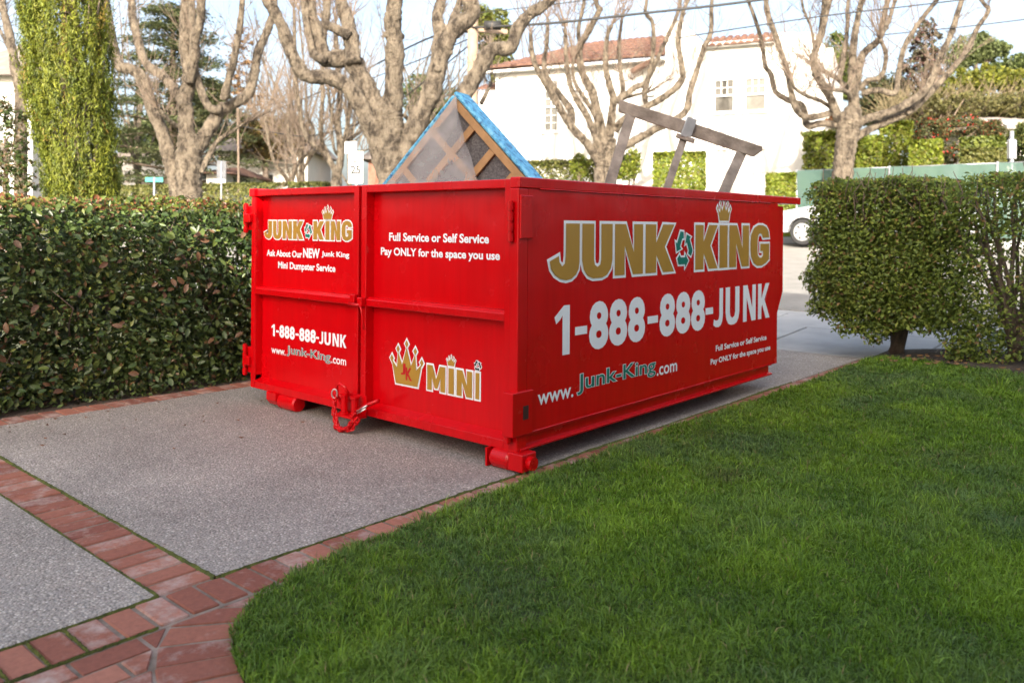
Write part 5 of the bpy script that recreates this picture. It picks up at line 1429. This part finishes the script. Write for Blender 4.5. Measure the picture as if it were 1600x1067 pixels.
bt('bush', 'red-leaved shrub top between white house and plane trunk', [(1305, 190, 20, 10)], 27, 1200, .12, [(.25, .07, .02), (.16, .09, .03), (.08, .09, .03)], 'bush', None, trunk_r=.04)

# ================================================================== WHITE HOUSE ACROSS THE STREET
h0 = Vector((-.65, 31.0)); hd = Vector((.914, -.407)).normalized(); hn = Vector((-.407, -.914)).normalized()   # camera-frame facade
def HP(s, w, z):                                     # s along facade to the right, w outward, z up
    p = h0 + hd*s + hn*w; v = camdir(p.x, p.y); v.z = z; return v
def hs_of(u, w=0.0):
    k = (u-CX)/F; p = h0 + hn*w
    return (k*p.y - p.x)/(hd.x - k*hd.y)
def hz_of(u, v, w=0.0):
    s = hs_of(u, w); p = h0 + hn*w + hd*s; r = ray(u, v); return CAMZ + r.z*p.y
wh = thing('white_house', HP(6, -3, 1.0), 'two-storey white stucco house with red clay tile roofs across the street', 'house')
def hbox(s0, s1, w0, w1, z0, z1, name, mat, parent=wh, bevel=0):
    m = MB(); v = [HP(s, w, z) for z in (z0, z1) for w in (w0, w1) for s in (s0, s1)]
    m.add(v, [(0,1,3,2),(4,6,7,5),(0,4,5,1),(1,5,7,3),(3,7,6,2),(2,6,4,0)]); return m.build(name, mat, parent, bevel=bevel)
sR = hs_of(1040); sE = hs_of(1269); sF = hs_of(1300)
zL, zR = 7.03, 7.40
def wall_with_holes(s0, s1, z0, z1, w, th, holes, name):
    """front wall slab with rectangular openings"""
    ss = sorted({s0, s1, *[h[0] for h in holes], *[h[1] for h in holes]}); zs = sorted({z0, z1, *[h[2] for h in holes], *[h[3] for h in holes]})
    m = MB(); vi = {}
    inside = lambda a, b: any(h[0]-1e-6 < a < h[1]+1e-6 and h[2]-1e-6 < b < h[3]+1e-6 for h in holes)
    for i in range(len(ss)-1):
        for j in range(len(zs)-1):
            if inside((ss[i]+ss[i+1])/2, (zs[j]+zs[j+1])/2): continue
            m.add([HP(ss[i], w, zs[j]), HP(ss[i+1], w, zs[j]), HP(ss[i+1], w, zs[j+1]), HP(ss[i], w, zs[j+1])], [(0,1,2,3)])
    for a, b, c, d in holes:                         # reveals
        q = [(a, c), (b, c), (b, d), (a, d)]
        for k in range(4):
            (x0, y0), (x1, y1) = q[k], q[(k+1) % 4]
            m.add([HP(x0, w, y0), HP(x1, w, y1), HP(x1, w-th, y1), HP(x0, w-th, y0)], [(0,1,2,3)])
    return m.build(name, M['stucco'], wh, fix=False)
def win(u0, u1, v0, v1, w=0.0): 
    return (hs_of(u0, w), hs_of(u1, w), hz_of((u0+u1)/2, v1, w), hz_of((u0+u1)/2, v0, w))
wA, wB, wC = win(1113, 1146, 123, 176), win(1161, 1196, 120, 174), win(847, 870, 128, 206)
wD, wE_ = win(849, 864, 247, 262), win(917, 930, 232, 262)
wF = win(1003-18, 1003, 128, 150)
wall_with_holes(0, sR, .5, zL, 0, .22, [wC, wD, wE_], 'wall')
wall_with_holes(sR, sE, .5, zR, 0, .22, [wA, wB], 'wall')
hbox(0.02, sF-.02, -8, -.23, .5, zL-.02, 'core_wall', M['stucco'])
hbox(sR+.02, sE, -8, -.231, zL-.019, zR-.02, 'core_wall', M['stucco'])
# left end wall and sloped right parapet
m = MB(); m.add([HP(0, 0, .5), HP(0, -.229, .5), HP(0, -.229, zL), HP(0, 0, zL)], [(0,1,2,3)]); m.build('wall_return', M['stucco'], wh, fix=False)
zs_ = [(1269, 51), (1276, 58), (1288, 74), (1299, 104), (1303, 150), (1306, 200)]
prof = [(sE, .5), (sE, hz_of(1269, 51))] + [(hs_of(u), hz_of(u, v)) for u, v in zs_[1:]] + [(hs_of(1306), .5)]
MB().prism(prof, lambda a, b, d: HP(a, d, b), -.3, -.001).build('parapet_wing', M['stucco'], wh)
MB().prism([(hs_of(1209), zR), (sE, zR), (sE, hz_of(1269, 51)), (hs_of(1211), hz_of(1211, 52))], lambda a, b, d: HP(a, d, b), -.3, -.002).build('parapet', M['stucco'], wh)
# mission gable
gp = [(1038, 72), (1040, 60), (1030, 52), (1030, 42), (1042, 36), (1055, 32), (1066, 34), (1072, 44), (1080, 50), (1092, 62), (1095, 74)]
MB().prism([(hs_of(u), hz_of(u, v)) for u, v in gp] + [(hs_of(1095), zL-.5), (hs_of(1038), zL-.5)], lambda a, b, d: HP(a, d, b), -.5, .012).build('gable', M['stucco'], wh)
# tile roofs: rows of half-round barrels
def barrel_roof(s0, s1, w0, z0, w1, z1, name, r=.13, hip=0.0, hipr=0.0, ncourse=7):
    m = MB(); n = int((s1-s0)/(2*r*.92))
    for k in range(n):
        s = s0 + (k+.5)*(s1-s0)/n
        f = 1.0
        if hip and s - s0 < hip: f = max(.08, (s-s0)/hip)
        if hipr and s1 - s < hipr: f = min(f, max(.08, (s1-s)/hipr))
        nc = max(1, int(round(ncourse*f)))
        for c in range(nc):
            t0, t1 = f*c/nc, f*(c+1)/nc + .02
            P_ = []
            rr = r*random.uniform(.92, 1.05); dz = random.uniform(-.008, .012)
            for t, lift, q in ((t0, .03, rr), (t1, .0, rr*.88)):
                w, z = w0+(w1-w0)*t, z0+(z1-z0)*t+lift+dz
                for a in range(6):
                    an = math.pi*a/5; P_.append(HP(s - math.cos(an)*q, w, z + math.sin(an)*q*.75))
            m.add(P_, [(a, a+1, a+7, a+6) for a in range(5)] + [tuple(range(6))])
    return m.build(name, M['tile'], wh, fix=False)
ridge = hz_of(955, 66, -3.6)
rf = barrel_roof(-.35, sR-.02, .40, zL+.02, -3.6, ridge, 'roof', hip=2.9)
m = MB(); m.add([HP(-.35, .36, zL), HP(sR-.02, .36, zL), HP(sR-.02, -3.6, ridge-.05), HP(2.5, -3.6, ridge-.05)], [(0,1,2,3)]); m.add([HP(-.35, .36, zL), HP(2.5, -3.6, ridge-.05), HP(-.35, -7.6, zL)], [(0,1,2)]); m.build('roof_deck', M['tile'], wh, fix=False)
hbox(-.3, sR-.02, .02, .34, zL-.10, zL-.02, 'eave', M['trim'])
barrel_roof(hs_of(1096), hs_of(1209), .26, hz_of(1150, 70, .26), -.55, hz_of(1150, 58, -.55), 'roof', r=.12, ncourse=2)
hbox(hs_of(1096), hs_of(1209), -.55, .2, zR-.0, hz_of(1150, 71, .2), 'eave', M['stucco'])
MB().bar(HP(hs_of(988), .25, hz_of(988, 115)), HP(hs_of(1018), .25, hz_of(1018, 99)), .3, .13).build('rake_tiles', M['tile'], wh)
def window(w, sash_split=True, cols_=2, rows=(2, 1), glass='glass'):
    s0, s1, z0, z1 = w; fw = .055
    m = MB()
    def fb(a, b, c, d, w0=-.14, w1=-.06):
        v = [HP(s, q, z) for z in (c, d) for q in (w0, w1) for s in (a, b)]; m.add(v, [(0,1,3,2),(4,6,7,5),(0,4,5,1),(1,5,7,3),(3,7,6,2),(2,6,4,0)])
    fb(s0, s0+fw, z0, z1); fb(s1-fw, s1, z0, z1); fb(s0+fw, s1-fw, z1-fw, z1); fb(s0+fw, s1-fw, z0, z0+fw)
    wobj = m.build('window', M['trim'], wh)
    nr = sum(rows); zz = [z0+fw]; mid = (z0+z1)/2
    bands = []
    if sash_split: bands = [(z0+fw, mid-.03, rows[1], 1 if rows[1] == 1 else cols_), (mid+.03, z1-fw, rows[0], cols_)]; hb = MB(); hbox(s0+fw, s1-fw, -.13, -.05, mid-.03, mid+.03, 'meeting_rail', M['trim'], wobj)
    else: bands = [(z0+fw, z1-fw, rows[0], cols_)]
    for a, b, r_n, c_n in bands:
        for i in range(r_n):
            for j in range(c_n):
                x0 = s0+fw + (s1-s0-2*fw)*j/c_n + .014; x1 = s0+fw + (s1-s0-2*fw)*(j+1)/c_n - .014
                y0 = a + (b-a)*i/r_n + .012; y1 = a + (b-a)*(i+1)/r_n - .012
                hbox(x0, x1, -.125, -.115, y0, y1, 'pane', M[glass], wobj)
        for j in range(1, c_n): hbox(s0+fw+(s1-s0-2*fw)*j/c_n-.0135, s0+fw+(s1-s0-2*fw)*j/c_n+.0135, -.13, -.09, a, b, 'muntin', M['trim'], wobj)
        for i in range(1, r_n): hbox(s0+fw, s1-fw, -.128, -.088, a+(b-a)*i/r_n-.0125, a+(b-a)*i/r_n+.0125, 'muntin', M['trim'], wobj)
    hbox(s0-.06, s1+.06, .001, .06, z0-.08, z0-.001, 'sill', M['stucco'], wobj)
    hbox(s0+.01, s1-.01, -.215, -.205, z0+.01, z1-.01, 'curtain', M['glass_pale'], wobj)
window(wA, cols_=3, rows=(2, 1)); window(wB, cols_=3, rows=(2, 1), glass='glass_pale'); window(wC, cols_=2, rows=(3, 3), glass='glass_pale'); window(wD, False, 2, (1, 0)); window(wE_, False, 1, (2, 0))
hbox(hs_of(1082), hs_of(1198), .001, .05, hz_of(1140, 235), hz_of(1140, 232), 'ledge', M['trim'])
hbox(hs_of(1090), hs_of(1190), .001, .03, .6, hz_of(1140, 238), 'garage_door', M['stucco'])
hbox(hs_of(1010), hs_of(1022), .001, .12, hz_of(1016, 150), hz_of(1016, 135), 'wall_lamp', M['trim'])
# low annex left of the house
hbox(-1.0, -.05, -2.5, -.6, .5, hz_of(770, 140, -.6), 'annex', M['stucco'])
barrel_roof(-1.1, -.05, -.5, hz_of(770, 140, -.5), -1.2, hz_of(770, 134, -.5)+.15, 'roof', r=.1, ncourse=1)

# ---- houses in the left background
def far_house(label, u0, u1, veave, vtop, D, wallm, roofm, grp=None, deep=6.0):
    a, b = PD(u0, 345, D), PD(u1, 345, D); g = min(ground_z(a.x, a.y), ground_z(b.x, b.y))
    z1 = zat((u0+u1)/2, veave, D); z2 = zat((u0+u1)/2, vtop, D+deep*.5)
    d = (b-a); d.z = 0; L = d.length; d.normalize(); s = Vector((-d.y, d.x, 0))
    t = thing('far_house', ((a.x+b.x)/2, (a.y+b.y)/2, g), label, 'house', grp)
    f = lambda l, w, z: Vector((a.x, a.y, 0)) + d*l + s*w + Vector((0, 0, z))
    m = MB(); m.add([f(0,0,g-.3), f(L,0,g-.3), f(L,deep,g-.3), f(0,deep,g-.3), f(0,0,z1), f(L,0,z1), f(L,deep,z1), f(0,deep,z1)], [(0,1,5,4),(1,2,6,5),(2,3,7,6),(3,0,4,7)]); m.build('wall', wallm, t)
    o = .5; m = MB(); m.add([f(-o,-o,z1), f(L+o,-o,z1), f(L+o,deep+o,z1), f(-o,deep+o,z1), f(L*.18,deep*.5,z2), f(L*.82,deep*.5,z2)], [(0,1,5,4),(1,2,5),(2,3,4,5),(3,0,4),(0,3,2,1)]); m.build('roof', roofm, t)
    n = max(1, int(L/2.6))
    for k in range(n):
        x = L*(k+.5)/n
        m = MB(); zc = (g+z1)/2+.3; m.add([f(x-.6,-.04,zc-.6), f(x+.6,-.04,zc-.6), f(x+.6,-.04,zc+.6), f(x-.6,-.04,zc+.6), f(x-.6,.0,zc-.6), f(x+.6,.0,zc-.6), f(x+.6,.0,zc+.6), f(x-.6,.0,zc+.6)], [(0,1,2,3),(0,1,5,4),(1,2,6,5),(2,3,7,6),(3,0,4,7)])
        w = m.build('window', M['trim'], t); m = MB(); m.add([f(x-.5,-.05,zc-.5), f(x+.5,-.05,zc-.5), f(x+.5,-.05,zc+.5), f(x-.5,-.05,zc+.5)], [(0,1,2,3)]); m.build('pane', M['glass'], w, fix=False)
    return t
far_house('pale house with grey-brown shingle roof between cedar and speed sign', 345, 480, 238, 196, 47, M['stucco_dim'], M['shingle'])
far_house('white low house seen under the cedar tiers', 190, 262, 246, 222, 46, M['stucco'], M['shingle'])
far_house('pale house behind the left-edge bush', -60, 50, 120, 70, 34, M['stucco'], M['shingle'])
far_house('small white garage right of the forked plane trunk', 322, 352, 272, 262, 40, M['stucco'], M['tile'])
far_house('grey roofed house at the right edge above the hedges', 1535, 1680, 204, 184, 33, M['stucco_dim'], simple('grey_shingle', (.30, .27, .25), .9, noise=.1))
far_house('reddish house behind the bare trunk of the largest plane tree', 575, 650, 250, 215, 52, simple('brick_wall', (.26, .13, .09), .9, noise=.2), M['shingle'])

# ---- green screened fence
fy = 22.0
fe = thing('fence', (-4, fy, 1.0), 'green mesh screen fence along the far side of the street', 'fence')
x = -9.05; k = 0
while x < 4:
    z0 = ground_z(x, fy)
    MB().tube([(x, fy, z0-.2), (x, fy, z0+1.84)], .03, 8).build('post', M['galvanised'], fe, smooth=True)
    if x + 2.4 < 6:
        m = MB(); NN = 12
        for i in range(NN+1):
            for j in range(5):
                m.v.append((x+.03+2.34*i/NN, fy-.035+.02*math.sin(i*1.7+j*1.1+k), z0+.05+1.75*j/4+.015*math.sin(i*.9+k)*(j == 4)))
        for i in range(NN):
            for j in range(4): q = i*5+j; m.f.append((q, q+5, q+6, q+1))
        m.build('screen', M['screen'], fe, smooth=True)
        MB().tube([(x, fy, z0+1.8), (x+2.4, fy, z0+1.8)], .018, 6).build('rail', M['galvanised'], fe, smooth=True)
    x += 2.4; k += 1

# ---- utility pole and cables
pu = PD(737, 300, 21.8)
up = thing('utility_pole', gz(pu), 'wooden utility pole with crossarm behind the largest plane tree', 'utility pole')
MB().tube([(pu.x, pu.y, .5), (pu.x, pu.y, 5), (pu.x, pu.y, 11.5)], [.17, .15, .11], 12).build('pole', M['pole_wood'], up, smooth=True)
zc = zat(737, 46, 21.8)
for dz in (0, 3.2):
    MB().bar(Vector((pu.x, pu.y, zc+dz)) - camdir(.9, .3), Vector((pu.x, pu.y, zc+dz)) + camdir(.9, .3), .1, .12).build('crossarm', M['pole_wood'], up)
MB().tube([Vector((pu.x, pu.y, zc+.05)) + camdir(.3, -.2), Vector((pu.x, pu.y, zc+.05)) + camdir(.75, -.2)], .12, 10).build('splice_case', M['cable'], up, smooth=True)
def cable(label, pts, r):
    P_ = [PD(u, v, D) for u, v, D in pts]; P_, W = smooth_pts(P_, [r]*len(P_), 6)
    o = MB().tube(P_, W, 5).build('cable', M['cable'], None, smooth=True); tag(o, label, 'cable', 'overhead cables')
cable('thick black overhead cable crossing above the white house roof', [(735, 44, 21.7), (860, 37, 21), (1000, 22, 20.4), (1190, 0, 19.8), (1500, -50, 19)], .034)
cable('black cable sagging left from the utility pole', [(735, 50, 21.7), (665, 62, 24), (521, 135, 31), (419, 176, 38), (330, 205, 46)], .028)
cable('second cable sagging left below the first', [(735, 60, 21.7), (640, 100, 25), (500, 150, 33), (400, 165, 40)], .016)
cable('drooping cable between the small bare trees', [(380, 198, 32), (430, 208, 30), (480, 213, 29), (530, 203, 28), (600, 175, 26), (735, 70, 21.7)], .02)
cable('thin cable above the thick one over the roof', [(735, 22, 21.7), (860, 8, 21), (1000, -10, 20)], .012)
cable('thin cable passing across the twisted plane tree', [(1060, 60, 20), (1160, 44, 19.6), (1300, 24, 19), (1440, 8, 18.6), (1600, -12, 18)], .016)
cable('thin cable at the top right against the sky', [(1380, 55, 21), (1500, 43, 20), (1600, 31, 19.4), (1800, 5, 18)], .013)

# ---- signs
def sign_post(u, vb, vt_, D, r=.03):
    p = PD(u, vt_, D); return p
sp = PD(557, 262, 24.0); sn = thing('speed_sign', gz(sp), 'white speed limit 25 sign on a post left of the box spring', 'sign')
face = camdir(-.30, -.95).normalized(); rt = Vector((0, 0, 1)).cross(face).normalized()
MB().tube([(sp.x, sp.y, ground_z(sp.x, sp.y)-.2), (sp.x, sp.y, zat(557, 222, 24))], .03, 8).build('post', M['galvanised'], sn, smooth=True)
def plate(c, w, h, mat, name, parent, d0=.04, d1=.055):
    m = MB(); m.prism([(-w/2, -h/2), (w/2, -h/2), (w/2, h/2), (-w/2, h/2)], lambda a, b, d: c + rt*a + Vector((0, 0, b)) + face*d, d0, d1); return m.build(name, mat, parent)
sw, shh = .47, .92
pl = plate(sp, sw, shh, M['sign_white'], 'plate', sn)
plate(PD(549, 231, 24.0), .36, .34, M['sign_white'], 'small_plate', sn)
def sign_text(body, x0, x1, z0, z1, parent, off=.02):
    fn = lambda e: (lambda a, b: sp + rt*a + Vector((0, 0, b)) + face*e)
    text(body, (x0, x1, z0, z1), fn, .058, M['black'], parent, off)
sign_text('SPEED', -.17, .17, .27, .37, pl); sign_text('LIMIT', -.15, .15, .12, .22, pl); sign_text('25', -.17, .17, -.20, .06, pl, .04)
sg = PD(241, 281, 30.0); st = thing('street_sign', gz(sg), 'small green street name sign on a thin post behind the hedge', 'sign')
MB().tube([(sg.x, sg.y, ground_z(sg.x, sg.y)-.2), (sg.x, sg.y, sg.z+.1)], .035, 8).build('post', M['galvanised'], st, smooth=True)
MB().bar(sg - camdir(.32, 0), sg + camdir(.32, 0), .03, .16).build('name_plate', M['sign_green'], st)
sg = PD(346, 266, 27.0); st = thing('sign_back', gz(sg), 'grey back of a road sign right of the forked plane trunk', 'sign')
MB().tube([(sg.x, sg.y, ground_z(sg.x, sg.y)-.2), (sg.x, sg.y, sg.z+.3)], .03, 8).build('post', M['galvanised'], st, smooth=True)
MB().bar(sg - camdir(.11, .1), sg + camdir(.11, .1), .02, .6).build('plate', M['galvanised'], st)
sg = PD(1581, 222, 20.0); st = thing('meter_post', gz(sg), 'grey post with a small box above the green fence', 'post')
MB().tube([(sg.x, sg.y, ground_z(sg.x, sg.y)-.2), (sg.x, sg.y, zat(1581, 205, 20))], .045, 10).build('post', M['galvanised'], st, smooth=True)
MB().bar(sg - Vector((0, 0, .42)), sg + Vector((0, 0, .05)), .17, .14, camdir(0, 1)).build('box', M['galvanised'], st, bevel=.02)

# ---- parked car
cxw, cyw = PD(1253, 362, 20.0).x, PD(1253, 362, 20.0).y
gzc = zat(1253, 383, 20.0)
car = thing('parked_car', (cxw+1.3, cyw+.8, gzc), 'silver car parked across the street between dumpster and shrub', 'car')
# local: a = metres behind the front axle (towards +X), w = across (+Y away), z above the road
def CPt(a, w, z): return Vector((cxw + a, cyw + .0 + w, gzc + z))
WB, WR = 2.65, .315
def arch(c, r=.37, z0=.30, n=9):
    return [(c + r*math.cos(math.pi*k/(n-1)), z0 + r*math.sin(math.pi*k/(n-1))*1.0) for k in range(n)]
low = [(-.86, .28), (-.92, .45), (-.90, .62), (-.80, .74), (-.45, .84), (.20, .95), (.62, 1.0), (1.6, 1.0), (3.0, .99), (3.45, 1.0), (3.70, .85), (3.72, .45), (3.62, .28)]
bottom = [(p[0], p[1]) for p in arch(WB)] + [(p[0], p[1]) for p in arch(0)]
poly = low + bottom
body = MB(); n = len(poly)
for w, ins in ((0.02, .04), (.0, .0), (1.74, .0), (1.72, .04)):
    pass
secs = [(.0, .05), (.05, .0), (1.69, .0), (1.74, .05)]
cen = Vector((1.4, .6))
for w, ins in secs:
    for a, z in poly:
        k = .5*ins; body.v.append(tuple(CPt(a + (cen.x-a)*k*.1, w - .0, z + (cen.y-z)*k)))
for s in range(3):
    for i in range(n): j = (i+1) % n; body.f.append((s*n+i, s*n+j, (s+1)*n+j, (s+1)*n+i))
body.f.append(tuple(range(n))[::-1]); body.f.append(tuple(3*n+i for i in range(n)))
bo = body.build('body', M['car_paint'], car, bevel=.02)
cab = MB(); g0 = [(.62, .998), (3.42, .998), (2.75, 1.43), (1.35, 1.43)]
for a, z in g0: cab.v.append(tuple(CPt(a, .10 if z < 1.2 else .26, z)))
for a, z in g0: cab.v.append(tuple(CPt(a, 1.64 if z < 1.2 else 1.48, z)))
cab.f += [(0,1,2,3),(7,6,5,4),(0,3,7,4),(3,2,6,7),(2,1,5,6)]
cb3 = cab.build('cabin', M['car_paint'], car, bevel=.03)
for aa, bb in ((.92, 1.92), (2.0, 2.98)):
    m = MB(); q = [(aa, 1.03), (bb, 1.03), (min(bb-.05, 2.68), 1.38), (max(aa+.25, 1.42), 1.38)]
    m.add([CPt(a, .10+(z-.998)/.432*.16-.012, z) for a, z in q], [(0,1,2,3)]); m.build('side_window', M['glass'], cb3, fix=False)
m = MB(); m.add([CPt(.66, .2, 1.02), CPt(.66, 1.54, 1.02), CPt(1.30, 1.42, 1.40), CPt(1.30, .32, 1.40)], [(0,1,2,3)])
for i in range(4): m.v[i] = (m.v[i][0]-.02, m.v[i][1], m.v[i][2]+.012)
m.build('windscreen', M['glass'], cb3, fix=False)
for (a, w) in ((0, 0), (WB, 0), (0, 1.74), (WB, 1.74)):
    sgn = 1 if w == 0 else -1; w0 = w + .02*sgn; w1 = w + .22*sgn
    c0, c1 = CPt(a, w0, WR), CPt(a, w1, WR)
    wo = MB().tube([c0.lerp(c1, t) for t in (0, .12, .88, 1)], [WR*.93, WR, WR, WR*.93], 28).build('wheel', M['tyre'], car, smooth=False)
    rm = MB(); 
    rm.tube([c0 - (c1-c0)*.02, c0 + (c1-c0)*.2], WR*.68, 24); 
    ri = rm.build('rim', M['rim'], wo)
    for k in range(6):
        an = 2*math.pi*k/6; dv = Vector((math.cos(an), 0, math.sin(an))); dv2 = Vector((math.cos(an+.35), 0, math.sin(an+.35))); cc_ = c0 - (c1-c0)*.035
        m = MB(); m.add([cc_+dv*WR*.32, cc_+dv*WR*.58, cc_+dv2*WR*.58], [(0,1,2)]); m.build('rim_opening', M['arch'], wo, fix=False)
MB().box(CPt(-.40, .24, .25), CPt(.40, 1.5, .62)).build('arch_liner', M['arch'], car); MB().box(CPt(WB-.4, .24, .25), CPt(WB+.4, 1.5, .62)).build('arch_liner', M['arch'], car)
for w in (.06, 1.34):
    MB().box(CPt(-.905, w, .62), CPt(-.70, w+.34, .745)).build('headlight', M['glass_pale'], car, bevel=.02)
MB().box(CPt(-.935, .5, .34), CPt(-.90, 1.24, .55)).build('grille', M['arch'], car)
MB().box(CPt(1.15, -.012, .74), CPt(1.33, -.002, .77)).build('door_handle', M['rim'], car)
print('objects', len(bpy.data.objects), 'tris', sum(len(m.loop_triangles) or sum(len(p.vertices)-2 for p in m.polygons) for m in bpy.data.meshes))
